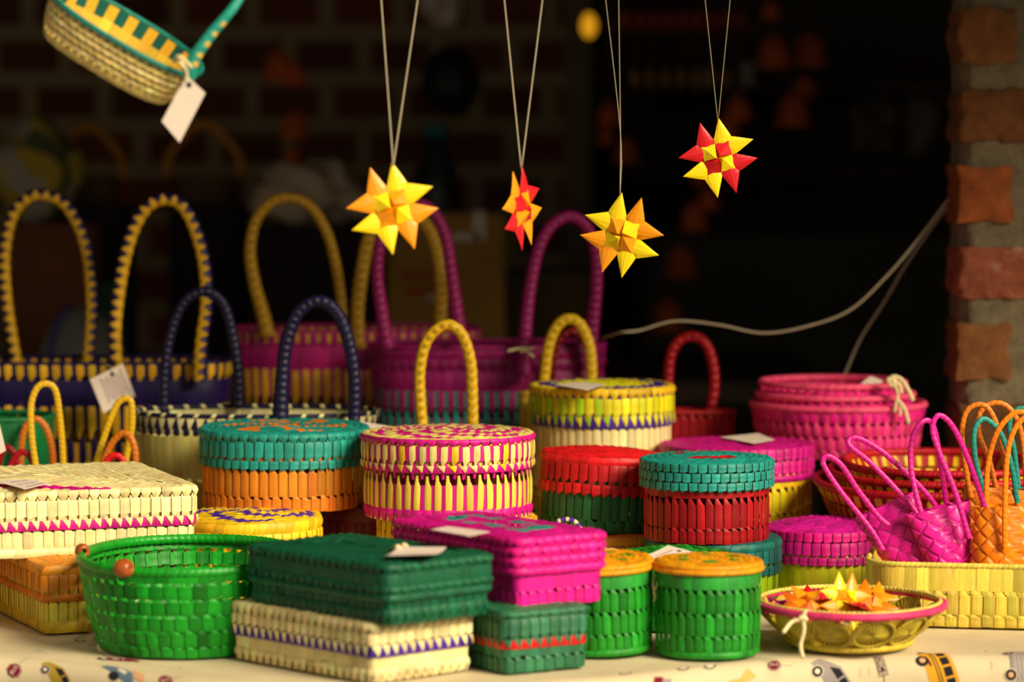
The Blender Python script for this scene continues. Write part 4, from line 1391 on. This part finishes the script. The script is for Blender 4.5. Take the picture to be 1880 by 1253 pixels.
# ------------------------------------------------------------------ folded palm stars
def star_meshes(s, c1, c2):
    """eight pointed strips round a square with four raised folded cones on each side; returns part meshes in the XY plane"""
    parts = []
    t = s * .15
    for q in range(4):
        ca, sa = math.cos(q * math.pi / 2), math.sin(q * math.pi / 2)
        for h, cc in ((.5, c1 if q % 2 == 0 else c2), (-.5, c2 if q % 2 == 0 else c1)):
            if q == 2: cc = c1 if h > 0 else c2
            mb = MB()
            K = 7
            V, Fc = [], []
            for i in range(K):
                k = i / (K - 1)
                r = s * (.50 + 1.66 * k)
                w = s * .48 * min(1, (1 - k) / .66) + s * .012
                th = t * (1 - .8 * k)
                cen = s * (h * .96 + .10 * k * (1 if h > 0 else -1) * .6)
                zc = s * .10 * math.sin(k * 2.2)
                for (uu, zz) in ((-1, 0), (-.5, .75), (0, 1), (.55, .75), (1, 0), (.5, -.7), (-.5, -.7)):
                    V.append((r, cen + uu * w, zc + zz * th))
            m = 7
            for i in range(K - 1):
                for j in range(m):
                    Fc.append((i * m + j, i * m + (j + 1) % m, (i + 1) * m + (j + 1) % m, (i + 1) * m + j))
            Fc.append(tuple(range(m))[::-1]); Fc.append(tuple((K - 1) * m + j for j in range(m)))
            V = np.array(V)
            X = np.stack([V[:, 0] * ca - V[:, 1] * sa, V[:, 0] * sa + V[:, 1] * ca, V[:, 2]], 1)
            mb.add(X, Fc, cc, np.stack([V[:, 1] * 40, V[:, 0] * 10, np.full(len(V), q * 3 + h)], 1))
            parts.append(('star_point', mb))
    mb = MB()
    for side in (1, -1):
        z0 = t * .9
        for q in range(4):
            ca, sa = math.cos(q * math.pi / 2), math.sin(q * math.pi / 2)
            def R(p): return (p[0] * ca - p[1] * sa, p[0] * sa + p[1] * ca, p[2] * side)
            e = s * .80
            A, B, C_, Dd = (0, 0, z0), (e, 0, z0), (e, e, z0), (0, e, z0)
            ap = (s * .06, s * .18, z0 + s * .42)
            cols = (c1, c1) if q % 2 else (c2, c2)
            mid = (e * .72, e * .70, z0 + s * .13)
            for tri, cc in (((B, C_, mid), cols[0]), ((B, mid, ap), cols[0]), ((C_, Dd, mid), cols[1]), ((Dd, ap, mid), cols[1]), ((Dd, A, ap), cols[0]), ((A, B, ap), cols[1])):
                f = [(0, 1, 2)] if side > 0 else [(0, 2, 1)]
                mb.add(np.array([R(p) for p in tri]), f, cc, [(0, 0, q), (1, 0, q), (0, 1, q)])
        mb.add(np.array([(-.7 * s, -.7 * s, z0 * side * .8), (.7 * s, -.7 * s, z0 * side * .8), (.7 * s, .7 * s, z0 * side * .8), (-.7 * s, .7 * s, z0 * side * .8)]), [(0, 1, 2, 3)] if side > 0 else [(3, 2, 1, 0)], c1)
    parts.append(('folded_center', mb))
    return parts


def make_star(label, loc, s, M3, c1, c2, group):
    t = thing('folded_star', label, 'star ornament', loc, (0, 0, 0), group)
    M = M3.to_4x4()
    for nme, mb in star_meshes(s, c1, c2):
        mb.build(nme, SATIN, t, smooth=False, M=M)
    return t


SY, SO, SR = lin('F6D60E'), lin('F2970C'), lin('CE1420')
POLE_Y, POLE_Z = 3.78, 1.70


def hang_star(label, px, py, D, rpx, theta, yaw, pitch, c1, c2, tip, s1, s2, join=None):
    loc = P(px, py, D)
    s = rpx / F * D / 2.2
    M3 = Euler((0, 0, math.radians(yaw)), 'XYZ').to_matrix() @ Euler((math.pi / 2 + math.radians(pitch), 0, 0), 'XYZ').to_matrix() @ Euler((0, 0, math.radians(theta)), 'XYZ').to_matrix()
    t = make_star(label, loc, s, M3, c1, c2, 'hanging folded palm stars')
    a = P(tip[0], tip[1] + 5, D)
    for k, sx in enumerate((s1, s2)):
        mb = MB()
        start = a if join is None else P(join[0], join[1], D)
        top = P(sx, 0, D)
        f = (POLE_Z + .012 - start.z) / (top.z - start.z)
        end = Vector((start.x + (top.x - start.x) * f, POLE_Y, POLE_Z + .012))
        pts = ([a] if join else []) + [start, start.lerp(end, .5), end]
        sweep(mb, [p - loc for p in pts], 24, .0005 if D > 3.75 else .0008, .0006, (0, 1, 0), 6, lin('A09278'))
        mb.build('string', THREAD, t)
    return t


hang_star('yellow and orange folded star hanging at the left of the four', 720, 383, 3.60, 84, 14, 8, -5, SY, SO, (722, 300), 695, 762)
hang_star('red and orange folded star hanging nearly edge-on', 956, 383, 3.72, 76, 14, 62, 0, SR, SO, (957, 308), 926, 996)
hang_star('yellow and orange folded star hanging lowest of the four', 1142, 432, 3.86, 77, -14, -12, 0, SO, SY, (1138, 358), 1110, 1134, (1139, 245))
hang_star('yellow and red folded star hanging highest, at the right', 1318, 290, 3.92, 72, 14, 4, 3, SY, SR, (1318, 220), 1289, 1335)

pb = MB()
sweep(pb, [(-1.6, POLE_Y, POLE_Z), (0, POLE_Y, POLE_Z - .004), (1.6, POLE_Y, POLE_Z)], 60, .012, .012, (0, 1, 0), 12, lin('6B5030'))
tag(pb.build('beam', M_DARKWOOD), 'thin wooden pole carrying the hanging stars and basket', 'beam', kind='structure')
for sx in (-1.45, 1.45):
    bb = MB()
    sweep(bb, [(sx, POLE_Y, POLE_Z), (sx, POLE_Y, 2.3)], 4, .012, .012, (0, 1, 0), 8, lin('6B5030'))
    tag(bb.build('beam', M_DARKWOOD), 'upright wooden batten holding the pole under the ceiling', 'beam', kind='structure')

# ------------------------------------------------------------------ scalloped oval tray with loose stars
TR = Vector((.385, 3.705, T0 + .001))
tr = thing('scalloped_tray', 'oval palm tray with pink-wrapped rim and pleated fan sides, front right', 'tray', TR)
rp = Path(.106, .118, 1.9)
STW = lin('D9BE3A')
ZR = .047
mb = MB()
coil(mb, rp, ZR, .0042, 150, lin('E23A74'), .002, .0046, groove=.1)
mb.build('rim', PALM, tr)
mb = MB()
coil(mb, rp, ZR + .0035, .0028, 120, lin('E0C860'), -.003, .003, groove=.3)
mb.build('rim_stitching', PALM, tr)
bp_ = Path(.068, .078, 2.0)
mb = MB()
coil(mb, bp_, .0055, .0052, 64, STW, .0, .0052)
weave_top(mb, Path(.066, .076), .003, 50, .009, const(STW * .8), amp=.0012, dome=0)
mb.build('base', PALM, tr)


def fan(cx_, cy_, cz_, nrm, R, seed):
    n = Vector(nrm).normalized()
    u = Vector((-n.y, n.x, 0)).normalized()
    v = n.cross(u)
    mb = MB()
    m, K = 96, 7
    V, C = [], []
    for i in range(K):
        r = R * (i + .35) / (K - .65)
        for j in range(m):
            a = 2 * math.pi * j / m
            w = .0016 * (i / K) * math.cos(a * 24) + .003 * math.cos(math.pi * i / K / 1.2) + .0008 * math.sin(a * 3 + seed)
            p = Vector((cx_, cy_, cz_)) + u * (r * math.cos(a)) + v * (r * math.sin(a)) + n * w
            V.append(tuple(p)); C.append(STW * (.9 + .2 * math.cos(a * 24)) * (.95 + .1 * math.sin(a * 5 + seed)))
    Fc = [(i * m + j, i * m + (j + 1) % m, (i + 1) * m + (j + 1) % m, (i + 1) * m + j) for i in range(K - 1) for j in range(m)]
    mb.add(np.array(V), Fc, np.array(C)); mb.f.append([j for j in range(m)][::-1])
    th = np.linspace(0, 2 * np.pi, 30)
    sweep(mb, [Vector((cx_, cy_, cz_)) + u * (R * math.cos(a)) + v * (R * math.sin(a)) for a in th], 150, .0022, .0022, n, 6,
          lambda s, q: lin('CBB030') * (1 - .4 * (np.sin(s * 1500) > .6))[..., None], lambda s, q: 1 - .12 * (np.sin(s * 1500) > .6), None, False)
    o = mb.build('pleated_fan', PALM, tr)
    return o


NFAN = 12
for k in range(NFAN):
    s = (k + .35) / NFAN
    x, y, nx_, ny_ = [float(q) for q in rp.ev(s)]
    xb, yb_, _, _ = [float(q) for q in bp_.ev(s)]
    cxm, cym = x * .52 + xb * .48, y * .52 + yb_ * .48
    sl = Vector((nx_, ny_, -.9 if True else 0))
    fan(cxm, cym, .0255, (nx_ * .75, ny_ * .75, -.75), .0235, k)
for k in range(NFAN):
    mb = MB()
    s0, s1 = (k + .85 - .28) / NFAN, (k + .85 + .28) / NFAN
    a_, b_ = bp_.ev(s0), rp.ev(s1)
    sweep(mb, [(float(a_[0]), float(a_[1]), .006), ((float(a_[0]) + float(b_[0])) / 2, (float(a_[1]) + float(b_[1])) / 2, .022), (float(b_[0]), float(b_[1]), ZR)], 40, .0028, .0024, (0, 0, 1), 7,
          lambda s, q: lin('CDB238') * (1 - .35 * (np.sin(s * 1200) > .7))[..., None])
    mb.build('diagonal_brace', PALM, tr)
mb = MB()
for pts, r in ((((1480, 1120), (1470, 1136), (1452, 1144), (1438, 1162)), .0024), (((1474, 1132), (1476, 1158), (1470, 1185), (1474, 1208)), .0023), (((1468, 1136), (1476, 1134), (1480, 1140)), .003)):
    sweep(mb, [Vector(P(q[0], q[1], 3.575 - .012 * (i > 2))) - TR for i, q in enumerate(pts)], 22, r, r, (0, 1, 0), 7, CREAM)
mb.build('string_tie', STRING, tr)


def tray_star(label, px, py, D, rpx, e, c1, c2):
    M3 = Euler([math.radians(q) for q in e], 'XYZ').to_matrix()
    s = rpx / F * D / 2.2
    return make_star(label, P(px, py, D), s, M3, c1, c2, 'loose folded stars in the oval tray')


tray_star('orange and yellow folded star standing on top of the pile in the oval tray', 1553, 1104, 3.665, 56, (70, 8, 20), SO, SY)
tray_star('orange and dark orange folded star at the left of the tray pile', 1480, 1112, 3.67, 56, (30, -14, 40), SO, lin('C85A10'))
tray_star('red folded star lying behind the standing orange star in the tray', 1500, 1104, 3.73, 54, (20, 20, 10), SR, SR * .9)
tray_star('red and dark red folded star under the standing orange star', 1580, 1118, 3.66, 50, (15, 12, 70), SR, DRED)
tray_star('plum and orange folded star at the far left of the tray, by the canister', 1420, 1116, 3.68, 46, (12, -10, 20), PLUM * 1.1, SO)
tray_star('orange folded star lying flat at the right behind the standing star', 1600, 1102, 3.73, 54, (35, 10, 0), SO, lin('D8780C'))
tray_star('pinkish red folded star at the bottom of the tray, seen through the fans', 1510, 1140, 3.65, 46, (4, 6, 30), RED, PINK * .8)

# ------------------------------------------------------------------ hanging basket top left
HB = P(197, 121, 3.52)
hb = thing('hanging_basket', 'small pale yellow and teal basket hanging tilted at the top left, blank tag', 'basket', HB)
RM = Euler((math.radians(14), 0, 0), 'XYZ').to_matrix()
RM = Euler((0, math.radians(31), 0), 'XYZ').to_matrix() @ RM
RM4 = RM.to_4x4()
hp = Path(.088, .060, 2.6)
mb = MB()
chk = lambda i, N: lin('EBCB74') if True else TEAL
HH = .046
nrow = 6
Mw = wall_map(hp, 0, HH, -.014, 0, .002)
for r in range(nrow):
    z0_, z1_ = HH * r / nrow, HH * (r + 1) / nrow
    weave_row(mb, Mw, 48, z0_, z1_, 'plain' if r == 0 else 'knot', lin('F6DE92') if r % 2 else lin('F0D27C'), DTEAL * .8, .0020, False, (.5 * (r % 2)) / 48, .02, .08)
M2 = wall_map(hp, 0, HH, -.0155, -.0015, .002)
weave_row(mb, M2, 40, HH * .25, HH * .62, 'plain', lin('DDB43A'), None, -.0004)
weave_row(mb, M2, 40, HH * .62, HH * .98, 'plain', lambda i, N: lin('0E5A50') if i % 2 else lin('E0B030'), None, -.0004)
cap(mb, hp, .001, -.015, lin('E8C468'))
mb.build('body', PALM, hb, M=RM4)
mb = MB()
coil(mb, hp, HH, .0034, 110, lin('0E7468'), .001, .0036, groove=.06)
mb.build('rim', PALM, hb, M=RM4)
hh_pts = [P(346, 142, 3.475), P(356, 108, 3.47), P(388, 62, 3.47), P(440, -4, 3.48), P(478, -100, 3.54), P(450, -215, 3.66), P(330, -330, 3.785), P(190, -280, 3.72), P(110, -120, 3.60), P(98, -8, 3.56)]
tl = lin('2AA690')


def hcol(s, q):
    dots = (s > .015) & (s < .075) & (np.sin(s * 480) > .1) & (np.cos(q) > .45)
    return np.where(dots[..., None], lin('E0B848'), lin('189080') * (1 + .15 * np.sin(s * 700))[..., None])


mb = MB()
sweep(mb, [p - HB for p in hh_pts], 320, .0055, .0045, (0, 1, 0), 12, hcol, lambda s, q: 1 - .06 * (np.sin(s * 700) > .6), lambda u: 1 + .55 * np.exp(-u * 18) - .25 * np.minimum(u * 4, 1))
mb.build('handle', PALM, hb)
price_tag(hb, [P(297, 223, 3.47), P(330, 262, 3.47), P(377, 171, 3.465), P(342, 138, 3.465)], (.28, .90), 0)
mb = MB()
sweep(mb, [P(322, 108, 3.455) - HB, P(334, 118, 3.445) - HB, P(342, 134, 3.455) - HB, P(340, 150, 3.46) - HB], 16, .0022, .0018, (0, 1, 0), 6, CREAM)
sweep(mb, [P(318, 112, 3.455) - HB, P(330, 104, 3.445) - HB, P(352, 124, 3.455) - HB], 16, .0018, .0018, (0, 1, 0), 6, CREAM)
mb.build('string', STRING, hb)

# ------------------------------------------------------------------ slack cords to the pillar
for lab, pts, D0 in (('thin grey cord looping low from the pillar to the magenta tote', ((1105, 622), (1140, 611), (1175, 607), (1240, 590), (1320, 597), (1400, 612), (1480, 600), (1560, 570), (1630, 505), (1685, 440), (1742, 365)), 4.66),
                     ('thin grey cord running steeply from the pillar down behind the pink baskets', ((1535, 720), (1552, 685), (1580, 622), (1620, 560), (1660, 492), (1702, 430), (1744, 372)), 4.76)):
    mb = MB()
    wp = [P(a_, b_, D0 + .07 * (i == 0) * (D0 < 4.7)) for i, (a_, b_) in enumerate(pts)]
    sweep(mb, wp, 90, .0019, .0019, (0, 1, 0), 7, lin('B0A48C'))
    o = mb.build('cord', THREAD)
    tag(o, lab, 'cord', 'slack cords tied to the brick pillar')

# ------------------------------------------------------------------ the dim back of the stall
def lathe(mb, prof, m, col, at=(0, 0, 0)):
    V = [(r * math.cos(2 * math.pi * j / m) + at[0], r * math.sin(2 * math.pi * j / m) + at[1], z + at[2]) for r, z in prof for j in range(m)]
    Fc = [(i * m + j, i * m + (j + 1) % m, (i + 1) * m + (j + 1) % m, (i + 1) * m + j) for i in range(len(prof) - 1) for j in range(m)]
    Fc.append(tuple(range(m))[::-1]); Fc.append(tuple((len(prof) - 1) * m + j for j in range(m)))
    mb.add(np.array(V), Fc, col)


def blob(mb, c, r, col, seed, lump=.18, n=28):
    V, Fc = [], []
    for i in range(n + 1):
        ph = math.pi * i / n
        for j in range(2 * n):
            th = math.pi * j / n
            d = Vector((math.sin(ph) * math.cos(th), math.sin(ph) * math.sin(th), math.cos(ph)))
            k = 1 + lump * (math.sin(3 * d.x + seed) * math.cos(4 * d.z + seed * 2) + .5 * math.sin(7 * d.y + seed * 3 + 5 * d.x) + .3 * math.sin(13 * d.z + 9 * d.x + seed))
            V.append((c[0] + r[0] * d.x * k, c[1] + r[1] * d.y * k, c[2] + r[2] * d.z * max(k, .4)))
    for i in range(n):
        for j in range(2 * n):
            Fc.append((i * 2 * n + j, i * 2 * n + (j + 1) % (2 * n), (i + 1) * 2 * n + (j + 1) % (2 * n), (i + 1) * 2 * n + j)[::-1])
    mb.add(np.array(V), Fc, col)


M_TERRA = plain('terracotta', lin('A84A16') * 1.2, .8, .25, 20)
M_ROPE = plain('brown_rope', '5A3A22', .9, .2, 80)
BACKZ = .88
bt = thing('back_table', 'dark wooden table against the rear brick wall', 'table', (-.4, 6.5, 0))
slab('table_top', (-1.0, -.45, BACKZ - .04), (1.0, .45, BACKZ - .001), M_DARKWOOD, None, bt, .004)
for sx in (-.94, .94):
    for sy in (-.4, .4):
        slab('leg', (sx - .03, sy - .03, 0), (sx + .03, sy + .03, BACKZ - .04), M_DARKWOOD, None, bt)


def px_box(name, label, cat, x0, y0, x1, y1, D, depth, mat, base=None, bev=.006, group=None):
    a, b = P(x0, y1, D), P(x1, y0, D)
    z0_ = a.z if base is None else base
    o = slab(name, (a.x, D, z0_), (b.x, D + depth, b.z), mat, None, None, bev)
    return tag(o, label, cat, group)


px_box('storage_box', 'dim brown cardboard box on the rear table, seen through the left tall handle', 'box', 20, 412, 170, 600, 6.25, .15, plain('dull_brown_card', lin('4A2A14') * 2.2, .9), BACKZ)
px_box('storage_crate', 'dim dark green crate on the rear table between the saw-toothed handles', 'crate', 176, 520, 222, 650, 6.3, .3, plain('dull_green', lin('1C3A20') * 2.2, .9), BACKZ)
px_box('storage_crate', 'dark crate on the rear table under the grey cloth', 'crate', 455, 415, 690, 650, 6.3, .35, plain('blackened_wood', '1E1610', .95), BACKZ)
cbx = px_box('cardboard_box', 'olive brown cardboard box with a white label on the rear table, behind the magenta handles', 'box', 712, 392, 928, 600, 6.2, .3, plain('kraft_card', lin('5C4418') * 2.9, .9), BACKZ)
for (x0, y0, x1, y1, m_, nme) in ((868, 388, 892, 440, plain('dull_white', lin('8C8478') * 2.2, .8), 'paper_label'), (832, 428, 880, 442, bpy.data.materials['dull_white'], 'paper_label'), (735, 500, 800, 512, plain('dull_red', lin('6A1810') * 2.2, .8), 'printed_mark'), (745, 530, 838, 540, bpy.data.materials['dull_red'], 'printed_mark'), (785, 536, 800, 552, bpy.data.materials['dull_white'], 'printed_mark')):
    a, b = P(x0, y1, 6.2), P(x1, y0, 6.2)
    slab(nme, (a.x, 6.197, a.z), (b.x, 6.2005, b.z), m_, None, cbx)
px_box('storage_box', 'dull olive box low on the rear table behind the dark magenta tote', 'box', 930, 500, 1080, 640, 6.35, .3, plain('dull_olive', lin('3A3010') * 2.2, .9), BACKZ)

def patterned_cloth():
    m, nt, b = new_mat('patterned_cloth')
    N, L = nt.nodes, nt.links
    tc = N.new('ShaderNodeTexCoord')
    v = N.new('ShaderNodeTexVoronoi'); v.inputs['Scale'].default_value = 22
    L.new(tc.outputs['Object'], v.inputs['Vector'])
    r = N.new('ShaderNodeValToRGB'); r.color_ramp.interpolation = 'CONSTANT'
    e = r.color_ramp.elements
    e[0].color = (*lin('A8952C'), 1); e[1].position = .45; e[1].color = (*lin('A09888'), 1)
    e.new(.7).color = (*lin('46502E'), 1)
    sep = N.new('ShaderNodeSeparateColor'); L.new(v.outputs['Color'], sep.inputs['Color'])
    L.new(sep.outputs['Red'], r.inputs['Fac'])
    L.new(r.outputs['Color'], b.inputs['Base Color'])
    b.inputs['Roughness'].default_value = .9
    return m


def blob_thing(name, label, cat, px, py, D, rx, ry, rz, mat, seed, lump=.15):
    c = P(px, py, D)
    mb = MB(); blob(mb, (0, 0, 0), (rx, ry, rz), 1, seed, lump)
    o = mb.build(name, mat)
    o.location = c
    return tag(o, label, cat)


zt = P(0, 412, 6.25).z
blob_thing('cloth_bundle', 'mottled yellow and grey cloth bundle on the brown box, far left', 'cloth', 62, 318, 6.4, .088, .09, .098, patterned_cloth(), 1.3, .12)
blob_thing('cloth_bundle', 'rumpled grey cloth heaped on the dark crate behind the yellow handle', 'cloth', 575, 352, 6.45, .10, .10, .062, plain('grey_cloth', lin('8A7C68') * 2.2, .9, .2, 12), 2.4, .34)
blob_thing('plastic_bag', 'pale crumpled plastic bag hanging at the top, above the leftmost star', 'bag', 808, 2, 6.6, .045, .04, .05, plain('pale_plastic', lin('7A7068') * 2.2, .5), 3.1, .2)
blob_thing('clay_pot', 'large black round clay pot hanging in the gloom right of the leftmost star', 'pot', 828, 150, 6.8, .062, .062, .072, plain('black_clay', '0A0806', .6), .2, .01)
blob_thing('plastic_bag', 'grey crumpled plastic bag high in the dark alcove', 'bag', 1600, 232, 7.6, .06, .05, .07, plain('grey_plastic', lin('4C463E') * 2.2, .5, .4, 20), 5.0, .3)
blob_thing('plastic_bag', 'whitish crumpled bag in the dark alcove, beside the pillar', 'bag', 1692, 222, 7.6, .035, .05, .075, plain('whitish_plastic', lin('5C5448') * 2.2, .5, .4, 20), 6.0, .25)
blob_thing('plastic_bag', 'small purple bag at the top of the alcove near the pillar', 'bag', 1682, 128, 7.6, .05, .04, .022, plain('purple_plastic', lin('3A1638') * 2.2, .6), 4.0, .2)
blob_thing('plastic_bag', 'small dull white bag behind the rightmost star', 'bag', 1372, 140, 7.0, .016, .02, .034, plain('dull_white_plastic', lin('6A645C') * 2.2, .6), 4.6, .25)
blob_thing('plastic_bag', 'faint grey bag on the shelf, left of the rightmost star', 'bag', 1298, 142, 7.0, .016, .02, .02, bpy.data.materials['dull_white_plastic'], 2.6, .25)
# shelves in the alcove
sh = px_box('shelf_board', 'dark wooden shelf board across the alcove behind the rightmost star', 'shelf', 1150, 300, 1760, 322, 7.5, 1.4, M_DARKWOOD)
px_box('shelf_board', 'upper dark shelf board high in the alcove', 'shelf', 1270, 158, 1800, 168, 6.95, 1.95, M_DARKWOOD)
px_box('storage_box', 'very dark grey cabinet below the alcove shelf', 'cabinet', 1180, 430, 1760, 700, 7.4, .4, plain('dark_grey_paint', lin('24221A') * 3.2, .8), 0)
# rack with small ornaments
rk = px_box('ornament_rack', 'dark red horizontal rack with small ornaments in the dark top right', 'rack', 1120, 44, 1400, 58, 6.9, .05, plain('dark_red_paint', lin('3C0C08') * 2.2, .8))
for k in range(9):
    c = P(1150 + k * 26, 36, 6.9)
    mb = MB(); lathe(mb, [(.002, .02), (.008, .012), (.011, 0), (.008, -.012), (.002, -.016)], 12, 1)
    o = mb.build('small_ornament', bpy.data.materials.get('dull_orange') or plain('dull_orange', lin('70280C') * 2.2, .8)); o.location = c
    o['label'] = 'tiny dull orange ornament on the dark red rack'; o['category'] = 'ornament'; o['group'] = 'tiny ornaments on the rack'
for k in range(7):
    c = P(1165 + k * 28, 145, 6.945)
    mb = MB(); lathe(mb, [(.002, .022), (.008, .014), (.010, 0), (.006, -.016), (.002, -.02)], 12, 1)
    sweep(mb, [(0, 0, .018), (0, -.004, .05), (0, -.008, P(1200, 54, 6.9).z - c.z)], 6, .0008, .0008, (0, 1, 0), 5, 1)
    o = mb.build('small_ornament', bpy.data.materials.get('dull_gold') or plain('dull_gold', lin('6A4A14') * 2.2, .8)); o.location = c
    tag(o, 'tiny dull gold ornament in a row under the dark rack', 'ornament', 'tiny ornaments hanging below the rack')

M_BULB, nt, b = new_mat('glowing_bulb')
b.inputs['Base Color'].default_value = (.9, .5, .08, 1)
b.inputs['Emission Color'].default_value = (*lin('F0A418'), 1); b.inputs['Emission Strength'].default_value = .75
lp = thing('hanging_lamp', 'small glowing amber bulb hanging in the dark, right of centre at the top', 'lamp', P(1081, 46, 6.9))
mb = MB(); lathe(mb, [(.003, .026), (.010, .020), (.016, .006), (.017, -.006), (.012, -.02), (.004, -.027)], 20, 1); mb.build('bulb', M_BULB, lp)
mb = MB(); lathe(mb, [(.008, .024), (.009, .044), (.003, .048)], 14, 1); mb.build('socket', M_ROPE, lp)
mb = MB(); sweep(mb, [(0, 0, .046), (0, 0, .4), (0, 0, 2.3 - lp.location.z)], 8, .002, .002, (0, 1, 0), 6, 1); mb.build('cord', M_ROPE, lp)

# terracotta bell strings: (label, D, bells (px, py, height in px))
BELL = [(.10, 1.0), (.16, .97), (.22, .90), (.34, .80), (.42, .60), (.46, .35), (.52, .12), (.62, .0), (.56, .0), (.44, .12), (.36, .4), (.2, .8)]
bells = (('terracotta bell string hanging before the left brick wall', 6.6, ((512, 148, 58), (540, 158, 44), (541, 255, 52), (536, 310, 40))),
         ('terracotta bell string in the top right, right-hand one near the pillar', 6.8, ((1485, 122, 62), (1478, 180, 40))),
         ('terracotta bell string with three large bells left of the pillar top', 6.7, ((1422, 125, 60), (1456, 232, 62), (1416, 36, 34))),
         ('terracotta bell string just right of the lowest star string', 6.9, ((1118, 232, 44), (1150, 300, 46), (1112, 265, 30))),
         ('terracotta bell string behind the rightmost star, its bells stepping down to the left', 6.6, ((1356, 222, 48), (1336, 252, 44), (1302, 385, 42), (1274, 424, 52), (1250, 508, 56), (1226, 610, 62), (1285, 340, 30))))
for lab, D, bl in bells:
    x0, y0, _ = bl[0]
    loc = P(x0, y0, D)
    t = thing('bell_string', lab, 'bell string', loc, (0, 0, 0), 'terracotta bell strings')
    top = min(b_[1] - b_[2] for b_ in bl)
    bsort = sorted(bl, key=lambda q: q[1])
    pts = [Vector((P(bsort[0][0], 0, D).x, D, 2.3)) - loc] + [P(q[0], q[1] - q[2] * .85, D) - loc for q in bsort]
    mb = MB(); sweep(mb, pts, 60, .002, .002, (0, 1, 0), 6, 1); mb.build('cord', M_ROPE, t)
    for (bx, by, hp_) in bl:
        h = hp_ / F * D
        mb = MB(); lathe(mb, [(r * h, z * h) for r, z in BELL], 20, 1, tuple(P(bx, by, D) - loc))
        mb.build('bell', M_TERRA, t)

# wicker baskets, food cover, bottle at the back left
WK = lin('7E5A1C')
for (lab, cx_, cy_, rpx, D, zb) in (('dim amber wicker basket with an arched handle beside the cloth bundle', 160, 330, 62, 6.55, 1.18), ('dim wicker basket with an arched handle above the second tall handle', 375, 330, 66, 6.6, 1.17)):
    c = P(cx_, cy_, D)
    r = rpx / F * D
    t = thing('wicker_basket', lab, 'basket', (c.x, c.y, c.z - .05), (0, 0, 0), 'wicker baskets at the rear')
    mb = MB(); weave_wall(mb, Path(r, r * .7), 0, .06, [('knot', .3, WK * .5), ('knot', .3, WK * .5), ('knot', .3, WK * .5)], 24, -.01, 0); cap(mb, Path(r, r * .7), .001, -.01, WK * .5); mb.build('body', PALM, t)
    mb = MB(); sweep(mb, [(-r, 0, .05), (-r * .95, 0, .10), (0, 0, .05 + r * 1.55), (r * .95, 0, .10), (r, 0, .05)], 60, .008, .012, (0, 1, 0), 8, lin('C8861C')); mb.build('handle', PALM, t)
    slab_o = px_box('storage_crate', 'dark crate on the rear table under the wicker basket' + (' nearest the cloth bundle' if cx_ < 200 else ' further right'), 'crate', cx_ - rpx, cy_, cx_ + rpx, 600, D - .12, .25, bpy.data.materials['blackened_wood'], BACKZ)
    slab_o.scale.z = 1.0
    bb_top = c.z - .051
    for v in slab_o.data.vertices:
        if v.co.z > (BACKZ + .1): v.co.z = bb_top
fc = P(135, 640, 5.9)
M_MESH = plain('grey_netting', lin('5A5C58') * 2.2, .8)
t = thing('food_cover', 'grey netting food cover dome with a blue seam behind the yellow and purple tote', 'food cover', (fc.x, 6.02, BACKZ), (0, 0, 0))
mb = MB()
R_ = .085
hgt = P(135, 562, 6.02).z - BACKZ
lathe(mb, [(R_ * math.cos(a), hgt * math.sin(a)) for a in np.linspace(0, 1.5, 12)], 32, 1); mb.build('netting', M_MESH, t)
mb = MB(); sweep(mb, [(-.012 - R_ * .5 * math.cos(a), -R_ * math.cos(a) * .86 - .002, hgt * math.sin(a) + .002) for a in np.linspace(0.02, 1.4, 8)], 30, .005, .003, (0, 1, 0), 6, 1); mb.build('seam', plain('blue_tape', lin('28346E') * 2.2, .7), t)
bo = P(803, 330, 6.9)
mb = MB()
t = thing('bottle', 'tall dim bottle with a teal cap on the rear table, between the two left stars', 'bottle', (bo.x, 6.75, BACKZ))
top = P(803, 232, 6.75).z - BACKZ
lathe(mb, [(.048, 0), (.050, .02), (.050, top - .14), (.042, top - .09), (.026, top - .05), (.024, top - .02)], 24, 1); mb.build('body', plain('dark_glassy', lin('141A18') * 2.2, .3), t)
mb = MB(); lathe(mb, [(.028, top - .024), (.028, top), (.024, top + .004)], 20, 1); mb.build('cap', plain('teal_plastic', lin('14484E') * 2.2, .5), t)
